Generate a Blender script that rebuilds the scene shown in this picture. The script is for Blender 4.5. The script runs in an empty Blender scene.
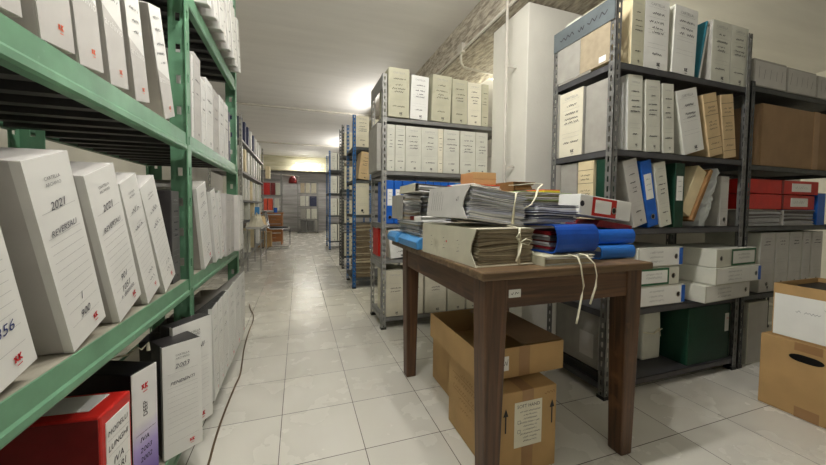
import bpy, math, random
from mathutils import Matrix, Vector, Euler
random.seed(7)
R = math.radians
PI = math.pi
scene = bpy.context.scene
COL = scene.collection
H = 0.98664

# ------------------------------------------------------------------ materials
def lin(c):
    return tuple(((v/12.92) if v <= .04045 else ((v+.055)/1.055)**2.4) for v in c)
def mat(name, rgb, rough=.6, var=.06, scale=14, bump=0.0, metal=0.0, spec=.4, stretch=None, bscale=None, dirt=None):
    m = bpy.data.materials.new(name); m.use_nodes = True
    n = m.node_tree.nodes; l = m.node_tree.links
    b = n['Principled BSDF']
    c = lin(rgb)
    tc = n.new('ShaderNodeTexCoord'); mp = n.new('ShaderNodeMapping')
    l.new(tc.outputs['Object'], mp.inputs[0])
    if stretch: mp.inputs['Scale'].default_value = stretch
    ns = n.new('ShaderNodeTexNoise'); ns.inputs['Scale'].default_value = scale; ns.inputs['Detail'].default_value = 5
    l.new(mp.outputs[0], ns.inputs['Vector'])
    rp = n.new('ShaderNodeValToRGB')
    lo = tuple(max(0, v*(1-var*2)) for v in c); hi = tuple(min(1, v*(1+var*1.5)) for v in c)
    rp.color_ramp.elements[0].position = .3; rp.color_ramp.elements[1].position = .7
    rp.color_ramp.elements[0].color = (*lo, 1); rp.color_ramp.elements[1].color = (*hi, 1)
    l.new(ns.outputs['Fac'], rp.inputs[0])
    out = rp.outputs[0]
    if dirt:
        dn = n.new('ShaderNodeTexNoise'); dn.inputs['Scale'].default_value = dirt[1]; dn.inputs['Detail'].default_value = 8
        l.new(tc.outputs['Object'], dn.inputs['Vector'])
        dr = n.new('ShaderNodeValToRGB'); dr.color_ramp.elements[0].position = dirt[2]; dr.color_ramp.elements[1].position = dirt[2]+.12
        l.new(dn.outputs['Fac'], dr.inputs[0])
        mx = n.new('ShaderNodeMix'); mx.data_type = 'RGBA'
        l.new(dr.outputs[0], mx.inputs[0]); l.new(out, mx.inputs[6]); mx.inputs[7].default_value = (*lin(dirt[0]), 1)
        out = mx.outputs[2]
    l.new(out, b.inputs['Base Color'])
    b.inputs['Roughness'].default_value = rough; b.inputs['Metallic'].default_value = metal
    b.inputs['Specular IOR Level'].default_value = spec
    if bump:
        bn = n.new('ShaderNodeBump'); bn.inputs['Strength'].default_value = bump; bn.inputs['Distance'].default_value = .01
        n2 = n.new('ShaderNodeTexNoise'); n2.inputs['Scale'].default_value = bscale or scale*3; n2.inputs['Detail'].default_value = 6
        l.new(mp.outputs[0], n2.inputs['Vector']); l.new(n2.outputs['Fac'], bn.inputs['Height']); l.new(bn.outputs[0], b.inputs['Normal'])
    return m
M = {}
def D(name, *a, **k): M[name] = mat(name, *a, **k)
D('green_metal', (.40,.58,.455), .38, .10, 9, .05, dirt=((.55,.66,.58), 30, .66))
D('green_edge', (.24,.42,.33), .5, .10, 9)
D('deck_top', (.62,.60,.54), .6, .10, 6, .1)
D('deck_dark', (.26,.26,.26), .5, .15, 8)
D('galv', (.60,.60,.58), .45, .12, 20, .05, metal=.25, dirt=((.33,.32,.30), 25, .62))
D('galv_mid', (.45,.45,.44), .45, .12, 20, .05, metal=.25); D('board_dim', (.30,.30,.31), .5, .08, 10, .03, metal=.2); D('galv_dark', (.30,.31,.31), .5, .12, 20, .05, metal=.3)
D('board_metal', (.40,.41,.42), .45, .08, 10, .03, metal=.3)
D('board_light', (.52,.52,.51), .45, .08, 10, .03, metal=.2)
D('bluegrey_metal', (.37,.40,.41), .5, .08, 12, .03)
D('blue_metal', (.10,.36,.60), .4, .12, 12, .04)
D('white_card', (.87,.87,.85), .55, .02, 10)
D('paper', (.90,.90,.88), .7, .02, 12)
D('cream_paper', (.86,.84,.76), .7, .03, 12)
D('grey_card', (.62,.61,.58), .65, .05, 16, .03)
D('lightgrey_card', (.74,.73,.71), .6, .03, 14)
D('beige_card', (.78,.76,.68), .65, .05, 10, dirt=((.66,.63,.54), 9, .62))
D('greenbeige_card', (.72,.71,.62), .65, .05, 10, dirt=((.64,.62,.53), 9, .6))
D('pale_card', (.80,.80,.75), .6, .04, 10)
D('tan_card', (.80,.70,.54), .65, .06, 12)
D('cream_card', (.85,.79,.64), .65, .05, 12)
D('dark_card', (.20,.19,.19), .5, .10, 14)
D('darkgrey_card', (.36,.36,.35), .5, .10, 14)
D('black_plastic', (.04,.04,.045), .4, .15, 14)
D('ink', (.20,.20,.22), .7, .05)
D('blue_ink', (.14,.20,.42), .7, .05)
D('pen_ink', (.30,.30,.33), .7, .05); D('mid_ink', (.42,.41,.40), .8, .05); D('faint_ink', (.62,.62,.62), .8, .03)
D('brown_ink', (.50,.36,.22), .8, .05)
D('logo_red', (.80,.12,.16), .6, .04)
D('logo_orange', (.90,.42,.28), .6, .04)
D('silver_print', (.66,.65,.64), .6, .03)
D('red_cover', (.74,.14,.11), .42, .06, 20)
D('darkred_cover', (.45,.08,.09), .45, .08, 20)
D('orange_cover', (.86,.33,.22), .5, .06, 20)
D('purple_print', (.42,.34,.62), .5, .05)
D('lilac_print', (.68,.64,.80), .5, .05)
D('blue_cover', (.10,.36,.72), .38, .06, 14)
D('deepblue_cover', (.10,.29,.64), .35, .10, 14)
D('lightblue_cover', (.28,.55,.78), .38, .05, 10)
D('skyblue_cover', (.16,.42,.74), .38, .05, 10); D('teal_cover', (.16,.48,.55), .45, .06)
D('navy_cover', (.14,.17,.30), .45, .06)
D('green_cover', (.06,.22,.16), .45, .08)
D('green_frame', (.10,.36,.22), .5, .06)
D('yellow_cover', (.85,.75,.25), .5, .05)
D('palegreen_cover', (.66,.72,.48), .5, .05)
D('cardboard', (.69,.56,.375), .75, .06, 7, .05)
D('cardboard_dark', (.58,.47,.35), .75, .06, 7, .05)
D('tape', (.60,.46,.31), .35, .05, 10)
D('brown_cover', (.52,.38,.22), .6, .12, 9)
D('sheet_white', (.93,.93,.92), .7, .03, 30)
D('sheet_blue', (.84,.85,.90), .7, .03, 30); D('sheet_grey', (.70,.70,.71), .7, .06, 30)
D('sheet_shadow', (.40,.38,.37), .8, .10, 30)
D('sheet_old', (.70,.65,.55), .8, .08, 30)
D('sheet_tan', (.63,.58,.49), .8, .06, 30); D('sheet_brown', (.50,.44,.35), .8, .10, 30)
D('ribbon', (.86,.84,.74), .7, .05, 40)
D('plastic_bag', (.80,.82,.82), .35, .05, 10)
D('cable_rubber', (.36,.29,.20), .6, .05)
D('chrome', (.75,.75,.75), .2, .03, metal=.9)
D('skirting', (.30,.28,.26), .5, .1)
D('desk_wood', (.58,.38,.20), .45, .14, 5, stretch=(1,6,6))
D('seat_black', (.06,.06,.06), .5, .1)
D('pipe_paint', (.80,.78,.74), .5, .04)
D('conduit', (.74,.72,.67), .5, .06)
D('helmet_red', (.45,.08,.08), .4, .08)
D('plaster', (.86,.85,.81), .8, .03, 3, .12, bscale=60)
D('glow_housing', (.85,.85,.85), .4, .02)

def wood(name, c1, c2, axis):
    m = bpy.data.materials.new(name); m.use_nodes = True
    n = m.node_tree.nodes; l = m.node_tree.links; b = n['Principled BSDF']
    tc = n.new('ShaderNodeTexCoord'); mp = n.new('ShaderNodeMapping'); l.new(tc.outputs['Object'], mp.inputs[0])
    s = [40, 40, 40]; s[axis] = 2.2; mp.inputs['Scale'].default_value = s
    ns = n.new('ShaderNodeTexNoise'); ns.inputs['Scale'].default_value = 1.2; ns.inputs['Detail'].default_value = 7; ns.inputs['Distortion'].default_value = .6
    l.new(mp.outputs[0], ns.inputs['Vector'])
    rp = n.new('ShaderNodeValToRGB'); rp.color_ramp.elements[0].position = .32; rp.color_ramp.elements[1].position = .68
    rp.color_ramp.elements[0].color = (*lin(c1), 1); rp.color_ramp.elements[1].color = (*lin(c2), 1)
    l.new(ns.outputs['Fac'], rp.inputs[0])
    d = n.new('ShaderNodeTexNoise'); d.inputs['Scale'].default_value = 7; d.inputs['Detail'].default_value = 8
    l.new(tc.outputs['Object'], d.inputs['Vector'])
    dr = n.new('ShaderNodeValToRGB'); dr.color_ramp.elements[0].position = .62; dr.color_ramp.elements[1].position = .75
    l.new(d.outputs['Fac'], dr.inputs[0])
    mx = n.new('ShaderNodeMix'); mx.data_type = 'RGBA'; l.new(dr.outputs[0], mx.inputs[0]); l.new(rp.outputs[0], mx.inputs[6])
    mx.inputs[7].default_value = (*lin(tuple(v*1.25 for v in c2)), 1)
    l.new(mx.outputs[2], b.inputs['Base Color']); b.inputs['Roughness'].default_value = .5
    bn = n.new('ShaderNodeBump'); bn.inputs['Strength'].default_value = .25; bn.inputs['Distance'].default_value = .003
    l.new(ns.outputs['Fac'], bn.inputs['Height']); l.new(bn.outputs[0], b.inputs['Normal'])
    M[name] = m
wood('walnut_x', (.22,.145,.095), (.40,.28,.185), 0)
wood('walnut_y', (.22,.145,.095), (.40,.28,.185), 1)
wood('walnut_z', (.22,.145,.095), (.40,.28,.185), 2)
wood('walnut_top', (.29,.215,.145), (.46,.37,.26), 0)

def floor_mat():
    m = bpy.data.materials.new('floor_tiles'); m.use_nodes = True
    n = m.node_tree.nodes; l = m.node_tree.links; b = n['Principled BSDF']
    tc = n.new('ShaderNodeTexCoord'); mp = n.new('ShaderNodeMapping'); l.new(tc.outputs['Object'], mp.inputs[0])
    T = .332
    mp.inputs['Location'].default_value = (.4112, -.272, 0)
    br = n.new('ShaderNodeTexBrick'); br.offset = 0; br.squash = 1
    br.inputs['Scale'].default_value = 1; br.inputs['Brick Width'].default_value = T; br.inputs['Row Height'].default_value = T
    br.inputs['Mortar Size'].default_value = .0018; br.inputs['Mortar Smooth'].default_value = .3
    br.inputs['Color1'].default_value = (*lin((.86,.85,.81)), 1); br.inputs['Color2'].default_value = (*lin((.83,.82,.78)), 1)
    br.inputs['Mortar'].default_value = (*lin((.34,.31,.28)), 1); br.inputs['Bias'].default_value = 0
    l.new(mp.outputs[0], br.inputs['Vector'])
    ns = n.new('ShaderNodeTexNoise'); ns.inputs['Scale'].default_value = 2.2; ns.inputs['Detail'].default_value = 8
    l.new(tc.outputs['Object'], ns.inputs['Vector'])
    mx = n.new('ShaderNodeMix'); mx.data_type = 'RGBA'; mx.blend_type = 'MULTIPLY'; mx.inputs[0].default_value = 1
    rp = n.new('ShaderNodeValToRGB'); rp.color_ramp.elements[0].color = (.95,.945,.93,1); rp.color_ramp.elements[1].color = (1,1,1,1)
    rp.color_ramp.elements[0].position = .3; rp.color_ramp.elements[1].position = .6
    l.new(ns.outputs['Fac'], rp.inputs[0]); l.new(br.outputs['Color'], mx.inputs[6]); l.new(rp.outputs[0], mx.inputs[7])
    l.new(mx.outputs[2], b.inputs['Base Color'])
    n2 = n.new('ShaderNodeTexNoise'); n2.inputs['Scale'].default_value = 5; n2.inputs['Detail'].default_value = 6; l.new(tc.outputs['Object'], n2.inputs['Vector'])
    mr = n.new('ShaderNodeMapRange'); mr.inputs['To Min'].default_value = .24; mr.inputs['To Max'].default_value = .30
    l.new(n2.outputs['Fac'], mr.inputs['Value']); l.new(mr.outputs[0], b.inputs['Roughness'])
    b.inputs['Specular IOR Level'].default_value = .5
    n3 = n.new('ShaderNodeTexNoise'); n3.inputs['Scale'].default_value = 90; l.new(tc.outputs['Object'], n3.inputs['Vector'])
    ad = n.new('ShaderNodeMath'); ad.operation = 'MULTIPLY_ADD'; l.new(br.outputs['Fac'], ad.inputs[0]); ad.inputs[1].default_value = -1; 
    mm = n.new('ShaderNodeMath'); mm.operation = 'MULTIPLY'; mm.inputs[1].default_value = .12; l.new(n3.outputs['Fac'], mm.inputs[0]); l.new(mm.outputs[0], ad.inputs[2])
    bn = n.new('ShaderNodeBump'); bn.inputs['Strength'].default_value = .25; bn.inputs['Distance'].default_value = .003
    l.new(ad.outputs[0], bn.inputs['Height']); l.new(bn.outputs[0], b.inputs['Normal'])
    M['floor'] = m
floor_mat()
def concrete(name, c1, c2, s, sc, bump, rough=.85, dist=.02, cut=(.3,.7)):
    m = bpy.data.materials.new(name); m.use_nodes = True
    n = m.node_tree.nodes; l = m.node_tree.links; b = n['Principled BSDF']
    tc = n.new('ShaderNodeTexCoord'); mp = n.new('ShaderNodeMapping'); l.new(tc.outputs['Object'], mp.inputs[0]); mp.inputs['Scale'].default_value = s
    ns = n.new('ShaderNodeTexNoise'); ns.inputs['Scale'].default_value = sc; ns.inputs['Detail'].default_value = 9; ns.inputs['Roughness'].default_value = .6
    l.new(mp.outputs[0], ns.inputs['Vector'])
    rp = n.new('ShaderNodeValToRGB'); rp.color_ramp.elements[0].position = cut[0]; rp.color_ramp.elements[1].position = cut[1]
    rp.color_ramp.elements[0].color = (*lin(c1), 1); rp.color_ramp.elements[1].color = (*lin(c2), 1)
    l.new(ns.outputs['Fac'], rp.inputs[0]); l.new(rp.outputs[0], b.inputs['Base Color']); b.inputs['Roughness'].default_value = rough
    bn = n.new('ShaderNodeBump'); bn.inputs['Strength'].default_value = bump; bn.inputs['Distance'].default_value = dist
    l.new(ns.outputs['Fac'], bn.inputs['Height']); l.new(bn.outputs[0], b.inputs['Normal'])
    M[name] = m
concrete('ceiling_concrete', (.86,.85,.83), (.90,.89,.87), (.35,2.6,1), 2.6, .12, dist=.02)
concrete('rough_concrete', (.52,.48,.43), (.78,.75,.68), (12,3.5,16), 2.6, .6, dist=.015, cut=(.36,.62))
concrete('back_concrete', (.50,.49,.48), (.68,.67,.66), (.5,1,7), 1.5, .5, dist=.02)
concrete('olive_beam', (.62,.60,.48), (.80,.78,.68), (.5,3,5), 2, .4)
def emis(name, rgb, s):
    m = bpy.data.materials.new(name); m.use_nodes = True
    b = m.node_tree.nodes['Principled BSDF']; b.inputs['Emission Color'].default_value = (*rgb, 1); b.inputs['Emission Strength'].default_value = s
    b.inputs['Base Color'].default_value = (.9,.9,.9,1); M[name] = m
emis('tube_glow', (1,.97,.85), 9); emis('tube_far', (1,.98,.9), 60)

# ------------------------------------------------------------------ geometry collector
TX = {}
def text_geo(s):
    if s in TX: return TX[s]
    cu = bpy.data.curves.new('writing_curve', 'FONT'); cu.body = s; cu.size = 1; cu.align_x = 'CENTER'; cu.align_y = 'CENTER'; cu.resolution_u = 2
    o = bpy.data.objects.new('writing_source', cu); COL.objects.link(o)
    dg = bpy.context.evaluated_depsgraph_get(); me = o.evaluated_get(dg).to_mesh()
    g = ([(v.co.x, v.co.y) for v in me.vertices], [tuple(p.vertices) for p in me.polygons])
    o.evaluated_get(dg).to_mesh_clear(); bpy.data.objects.remove(o); bpy.data.curves.remove(cu)
    xs = [v[0] for v in g[0]] or [0]; TX[s] = (g[0], g[1], max(xs)-min(xs)); return TX[s]

class MB:
    def __init__(s): s.v = []; s.f = []; s.mi = []; s.mats = []; s.T = Matrix()
    def m(s, name):
        if name not in s.mats: s.mats.append(name)
        return s.mats.index(name)
    def add(s, vs, fs, mt):
        b = len(s.v); i = s.m(mt)
        s.v += [tuple(s.T @ Vector(v)) for v in vs]
        for f in fs: s.f.append(tuple(b+k for k in f)); s.mi.append(i)
        return s
    def box(s, x0, x1, y0, y1, z0, z1, mt):
        v = [(x0,y0,z0),(x1,y0,z0),(x1,y1,z0),(x0,y1,z0),(x0,y0,z1),(x1,y0,z1),(x1,y1,z1),(x0,y1,z1)]
        return s.add(v, [(0,3,2,1),(4,5,6,7),(0,1,5,4),(1,2,6,5),(2,3,7,6),(3,0,4,7)], mt)
    def prism(s, pts, axis, a0, a1, mt):           # pts: 2-D outline, extruded along axis
        n = len(pts)
        def P(p, a): return {'x': (a,p[0],p[1]), 'y': (p[0],a,p[1]), 'z': (p[0],p[1],a)}[axis]
        v = [P(p,a0) for p in pts]+[P(p,a1) for p in pts]
        return s.add(v, [tuple(range(n)), tuple(range(2*n-1,n-1,-1))]+[((i+1)%n, i, n+i, n+(i+1)%n) for i in range(n)], mt)
    def taper(s, c0, w0, c1, w1, mt):              # frustum between two rectangles: centre (x,y,z), half sizes (wx,wy)
        v = []
        for c, w in ((c0,w0),(c1,w1)):
            v += [(c[0]-w[0],c[1]-w[1],c[2]),(c[0]+w[0],c[1]-w[1],c[2]),(c[0]+w[0],c[1]+w[1],c[2]),(c[0]-w[0],c[1]+w[1],c[2])]
        return s.add(v, [(0,3,2,1),(4,5,6,7),(0,1,5,4),(1,2,6,5),(2,3,7,6),(3,0,4,7)], mt)
    def tube(s, pts, r, mt, n=8, flat=1.0, cap=True):
        pts = [Vector(p) for p in pts]; vs = []; fs = []; N = len(pts); up = Vector((0,0,1))
        for i, p in enumerate(pts):
            t = (pts[min(i+1,N-1)]-pts[max(i-1,0)]).normalized()
            a = t.cross(up)
            if a.length < .05: a = t.cross(Vector((0,1,0)))
            a.normalize(); b = t.cross(a)
            for k in range(n):
                q = 2*PI*k/n; vs.append(p + a*math.cos(q)*r + b*math.sin(q)*r*flat)
        for i in range(N-1):
            for k in range(n): fs.append((i*n+k, i*n+(k+1)%n, (i+1)*n+(k+1)%n, (i+1)*n+k))
        if cap: fs += [tuple(range(n-1,-1,-1)), tuple(range((N-1)*n, N*n))]
        return s.add(vs, fs, mt)
    def lathe(s, prof, c, mt, n=20):
        vs = []; fs = []
        for r, z in prof:
            for k in range(n): q = 2*PI*k/n; vs.append((c[0]+r*math.cos(q), c[1]+r*math.sin(q), c[2]+z))
        for i in range(len(prof)-1):
            for k in range(n): fs.append((i*n+k, i*n+(k+1)%n, (i+1)*n+(k+1)%n, (i+1)*n+k))
        return s.add(vs, fs, mt)
    # writing on a plane y = yy, read from -y
    def text(s, t, u, v, size, mt, yy=-.003, rot=0, maxw=None, shear=0):
        g = text_geo(t); sz = size
        if maxw and g[2]*sz > maxw: sz = maxw/g[2]
        cr, sr = math.cos(rot), math.sin(rot)
        vs = []
        for x, y in g[0]:
            x = (x+shear*y)*sz; y *= sz
            vs.append((u+x*cr-y*sr, yy, v+x*sr+y*cr))
        return s.add(vs, g[1], mt)
    def line(s, u0, v0, u1, v1, w, mt, yy=-.0028):
        d = Vector((u1-u0, v1-v0)); d.normalize(); nx, nz = -d.y*w/2, d.x*w/2
        return s.add([(u0-nx,yy,v0-nz),(u1-nx,yy,v1-nz),(u1+nx,yy,v1+nz),(u0+nx,yy,v0+nz)], [(0,1,2,3)], mt)
    def scribble(s, u, v, w, h, mt, rng, yy=-.003, lw=.0018):
        n = max(4, int(w/(h*.45))); px, pz = u-w/2, v
        for i in range(n):
            qx = u-w/2+w*(i+1)/n+rng.uniform(-.1,.1)*w/n; qz = v+(h/2 if i % 2 else -h/2)*rng.uniform(.4,1)
            if rng.random() > .12: s.line(px, pz, qx, qz, lw, mt, yy)
            px, pz = qx, qz
        return s
    def rect(s, u0, u1, v0, v1, mt, yy=-.002):
        return s.add([(u0,yy,v0),(u1,yy,v0),(u1,yy,v1),(u0,yy,v1)], [(0,1,2,3)], mt)
    def disc(s, u, v, r, mt, yy=-.003, n=16):
        return s.add([(u+r*math.cos(2*PI*k/n), yy, v+r*math.sin(2*PI*k/n)) for k in range(n)], [tuple(range(n))], mt)
    def logo(s, u, v, z, mt, yy=-.003):            # the little red mark: two slanted strokes beside a K
        s.line(u-z*.55, v-z*.4, u-z*.25, v+z*.4, z*.22, mt, yy); s.line(u-z*.6, v+z*.35, u-z*.1, v-z*.35, z*.2, mt, yy)
        s.line(u+z*.1, v-z*.45, u+z*.1, v+z*.45, z*.22, mt, yy); s.line(u+z*.1, v, u+z*.5, v+z*.42, z*.2, mt, yy); s.line(u+z*.1, v, u+z*.5, v-z*.42, z*.2, mt, yy)
        return s.line(u-z*.4, v-z*.85, u+z*.4, v-z*.85, z*.12, mt, yy)
    def build(s, name, parent=None, bevel=0, seg=2, smooth=False):
        me = bpy.data.meshes.new(name); me.from_pydata(s.v, [], s.f); me.update()
        for k in s.mats: me.materials.append(M[k])
        me.polygons.foreach_set('material_index', s.mi)
        if smooth: me.polygons.foreach_set('use_smooth', [True]*len(s.f))
        o = bpy.data.objects.new(name, me); COL.objects.link(o)
        if parent: o.parent = parent
        if bevel:
            b = o.modifiers.new('bevel', 'BEVEL'); b.width = bevel; b.segments = seg; b.limit_method = 'ANGLE'
        return o
def tag(o, label, cat, group=None, kind=None):
    o['label'] = label; o['category'] = cat
    if group: o['group'] = group
    return o
def thing(name, label, cat, loc=(0,0,0), rz=0, group=None, rx=0, ry=0):
    o = bpy.data.objects.new(name, None); COL.objects.link(o); o.empty_display_size = .05
    o.location = loc; o.rotation_euler = (rx, ry, rz)
    return tag(o, label, cat, group)
def struct(name, mb, bevel=0):
    o = mb.build(name, None, bevel); o['kind'] = 'structure'; return o
def shift(mb, x, y, z): mb.T = Matrix.Translation((x,y,z)); return mb

# ------------------------------------------------------------------ the room
struct('floor', MB().box(-1.7,6.6,-2.6,13.6,-.1,0,'floor'))
struct('ceiling', MB().box(-1.7,1.52,-2.6,13.6,2.8,2.9,'ceiling_concrete').box(1.52,6.6,-2.6,13.6,2.8,2.9,'ceiling_concrete'))
struct('wall_left', MB().box(-1.8,-1.7,-2.6,13.6,0,2.9,'plaster'))
struct('wall_right', MB().box(6.5,6.6,-2.6,13.6,0,2.9,'plaster'))
struct('wall_front', MB().box(-1.7,6.5,-2.7,-2.6,0,2.8,'plaster'))
struct('wall_back', MB().box(-1.7,6.5,13.4,13.6,0,2.8,'back_concrete'))
# pillar and an unseen stand-in wall, kept low so lamplight clears it
struct('wall_pillar', MB().box(1.585,2.25,2.01,2.46,0,2.478,'plaster'), .006)
struct('wall_stand_in', MB().box(2.25,5.2,2.02,2.2,0,2.03,'plaster'))
# deep rough concrete beam along the room
struct('trim_1', MB().box(1.52,2.09,-2.6,13.4,2.48,2.8,'rough_concrete'))
struct('trim_2', MB().box(-1.7,1.52,12.7,13.0,2.28,2.8,'olive_beam'))
struct('trim_3', MB().box(-1.7,1.52,6.43,6.47,2.772,2.8,'conduit'))
struct('trim_4', MB().box(-1.7,1.52,10.08,10.13,2.765,2.8,'conduit'))

def conduits():
    t = thing('wall_pipe', 'cream painted vertical pipe running down the pillar face', 'pipe', (1.495,2.14,0))
    mb = MB(); mb.tube([(0,0,.0),(0,0,2.80)], .011, 'pipe_paint', 10); mb.build('pipe', t, smooth=True)
    for z in (.6, 1.3, 2.05): MB().box(-.013,.088,-.005,.005,z,z+.012,'pipe_paint').build('pipe_clip', t)
    t = thing('cable_conduit', 'grey conduit along the lower edge of the rough concrete beam', 'conduit', (1.505,2.88,2.50))
    mb = MB(); mb.tube([(0,-4.5,0),(0,9.5,0)], .013, 'conduit', 8); mb.build('conduit_run', t, smooth=True)
    MB().box(-.025,.014,-.045,.045,-.03,.06,'conduit').build('junction_box', t, .004)
    mb = MB(); pts = [(-.005,.0,-.02),(-.005,.01,-.06),(.01,.03,-.10),(.05,.06,-.12),(.12,.08,-.12),(.45,.12,-.12)]
    mb.tube(pts, .011, 'conduit', 8); mb.build('conduit_bend', t, smooth=True)
conduits()

# ------------------------------------------------------------------ lamps of the room and one added fill
def batten(loc, L, axis, label, power, col=(1,.965,.925), rods=0, tube='tube_glow', tr=.013):
    t = thing('ceiling_light', label, 'light', loc, 0 if axis == 'x' else PI/2)
    MB().box(-L/2,L/2,-.05,.05,0,.05,'glow_housing').build('housing', t, .005)
    MB().tube([(-L/2+.03,0,-.022),(L/2-.03,0,-.022)], tr, tube, 10).build('fluorescent_tube', t, smooth=True)
    if rods:
        for x in (-L/2+.1, L/2-.1): MB().tube([(x,0,.05),(x,0,rods)], .005, 'conduit', 6).build('hanging_rod', t)
    for k in range(3):                         # bare tube: it shines all round, three short lengths of it
        ld = bpy.data.lights.new('tube_light', 'POINT'); ld.energy = power/3; ld.color = col; ld.shadow_soft_size = .03
        lo = bpy.data.objects.new('tube_light', ld); COL.objects.link(lo); lo.parent = t; lo.location = ((k-1)*L*.33,0,-.075)
    return t
batten((.28,.95,2.52), 1.3, 'x', 'fluorescent batten hung above the near end of the aisle', 84, rods=.28)
batten((.25,-1.9,2.745), 1.2, 'x', 'added fill batten out of view near the front wall', 9)  # extra lamp behind the camera, added to brighten the near end
batten((2.75,3.35,2.50), 1.2, 'x', 'fluorescent batten hanging just behind the white pillar', 70, (1,.95,.76))
batten((1.43,5.5,2.50), 1.1, 'y', 'fluorescent batten over the blue shelving row', 46)
batten((1.43,9.4,2.50), 1.1, 'y', 'fluorescent batten over the farthest shelving rows', 55)
batten((.33,12.4,2.5), .9, 'x', 'lit fluorescent batten at the far end of the aisle', 10, tube='tube_far', tr=.03)

# ------------------------------------------------------------------ shelving helpers
def l_post(mb, x, y, sx, sy, h, mt, wx=.036, wy=.036, pitch=.05, hw=.010, hh=.028, th=.0025):
    """slotted angle post: corner at (x,y), one flange along x*sx, one along y*sy, with real slots"""
    n = int(h/pitch)
    for ax, w in (('x',wx),('y',wy)):
        s = sx if ax == 'x' else sy
        def strip(a0, a1, z0, z1):
            a0, a1 = sorted((a0*s, a1*s))
            if ax == 'x': y0, y1 = sorted((y, y+th*sy)); mb.box(x+a0, x+a1, y0, y1, z0, z1, mt)
            else: x0, x1 = sorted((x, x+th*sx)); mb.box(x0, x1, y+a0, y+a1, z0, z1, mt)
        c = w*.55
        strip(0, c-hw/2, 0, h); strip(c+hw/2, w, 0, h)
        for i in range(n+1):
            z0 = i*pitch; z1 = min(h, z0+pitch-hh)
            if z1 > z0: strip(c-hw/2, c+hw/2, z0, z1)
def unit(name, label, x0, x1, y0, y1, h, levels, post='galv', board='board_metal', skip=(), group=None, front=-1, thick=.032, foot='black_plastic', pitch=.05, posts=None):
    t = thing(name, label, 'shelving', (x0,y0,0), 0, group)
    W, Dp = x1-x0, y1-y0
    for (x, sx) in ((0,1),(W,-1)):
        for (y, sy) in ((0,1),(Dp,-1)):
            mb = MB(); l_post(mb, x, y, sx, sy, h, post, pitch=pitch); p = mb.build('post', t)
            MB().box(min(x,x+.04*sx)-.002, max(x,x+.04*sx)+.002, min(y,y+.04*sy)-.002, max(y,y+.04*sy)+.002, 0, .018, foot).build('foot', p)
    for z in levels:
        mb = MB(); a = .004
        mb.box(a, W-a, a, Dp-a, z-.003, z, board)
        mb.box(a, W-a, a, a+.002, z-thick, z, board); mb.box(a, W-a, Dp-a-.002, Dp-a, z-thick, z, board)
        mb.box(a, a+.002, a, Dp-a, z-thick, z, board); mb.box(W-a-.002, W-a, a, Dp-a, z-thick, z, board)
        mb.box(a, W-a, a, a+.014, z-thick, z-thick+.002, board)
        mb.build('shelf_board', t)
    return t

# ------------------------------------------------------------------ box files
def lift(w, lean): return w/2*math.sin(abs(lean))
def label_new(mb, w, h, o, rng, P='white_card'):
    mb.box(-w/2,w/2,-.0018,.0,0.002,h-.001,P)
    mb.box(-w/2-.0012,-w/2,-.0018,.014,0.002,h-.001,P); mb.box(w/2,w/2+.0012,-.0018,.014,0.002,h-.001,P)
    s = w*.10
    mb.text('CARTELLA', 0, h*.895, s, 'silver_print' if o.get('faint') else 'darkgrey_card', maxw=w*.36); mb.text('ARCHIVIO', 0, h*.865, s, 'darkgrey_card', maxw=w*.36)
    for k, v in enumerate([.745,.62]+[.585-.045*i for i in range(8)]+[.21,.13]): mb.line(-w*.4, h*v, w*.4, h*v, .0006, 'faint_ink')
    mb.text('ANNO', .05*w, h*.78, s*.6, 'faint_ink'); mb.text('OGGETTO', .05*w, h*.655, s*.6, 'faint_ink')
    ik = o.get('ink','pen_ink')
    for t, v, z in o.get('t', []): mb.text(t, 0, h*v, w*z*.95, ik, maxw=w*.62, shear=.3, rot=R(3))
    if not o.get('t'):
        for v in (.76,.63): mb.scribble(0, h*v, w*.5, w*.14, ik, rng)
        for v in (.23,.16): mb.scribble(w*.1, h*v, w*.35, w*.13, ik, rng)
    mb.logo(w*.22, h*.08, w*.115, 'logo_red')
def label_grey(mb, w, h, o, rng, P='white_card'):
    mb.box(-w/2,w/2,-.0018,.0,0.002,h-.001,'white_card')
    mb.add([(-w/2,-.0022,.002),(w/2,-.0022,.002),(w/2,-.0022,h*.36),(-w/2,-.0022,h*.46)], [(0,1,2,3)], 'lightgrey_card')
    mb.text('archivio', 0, h*.36, w*.30, 'paper', yy=-.0028, rot=R(-8), maxw=w*.9)
    mb.logo(w*.12, h*.10, w*.14, 'logo_orange')
    for v in (.9,.8,.68,.6,.52): mb.scribble(rng.uniform(-.05,.1)*w, h*v, w*rng.uniform(.35,.7), w*.10, 'ink', rng)
def label_old(mb, w, h, o, rng, P='cream_paper'):
    mb.box(-w/2,w/2,-.0018,.0,0.002,h-.001,P)
    mb.text('CARTELLA', 0, h*.90, w*.12, 'faint_ink', maxw=w*.6)
    for v in (.86,.72,.55,.5,.36,.3): 
        if rng.random() < .8: mb.line(-w*.38, h*v, w*.38, h*v, .0008, 'faint_ink')
    for v in o.get('rows', (.78,.66,.58,.52,.22)):
        mb.scribble(rng.uniform(-.05,.05)*w, h*v, w*rng.uniform(.3,.66), w*.085, 'ink', rng, lw=.003)
    mb.logo(w*.1, h*.08, w*.12, 'ink')
def label_tan(mb, w, h, o, rng, P='tan_card'):
    mb.box(-w/2,w/2,-.0018,.0,0.002,h-.001,P)
    for v in (.86,.66,.30,.12): mb.line(-w*.5, h*v, w*.5, h*v, .0022, 'ink')
    for v in (.78,.72,.55,.50,.44,.2): mb.scribble(0, h*v, w*.6, w*.11, 'ink', rng, lw=.002)
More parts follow.
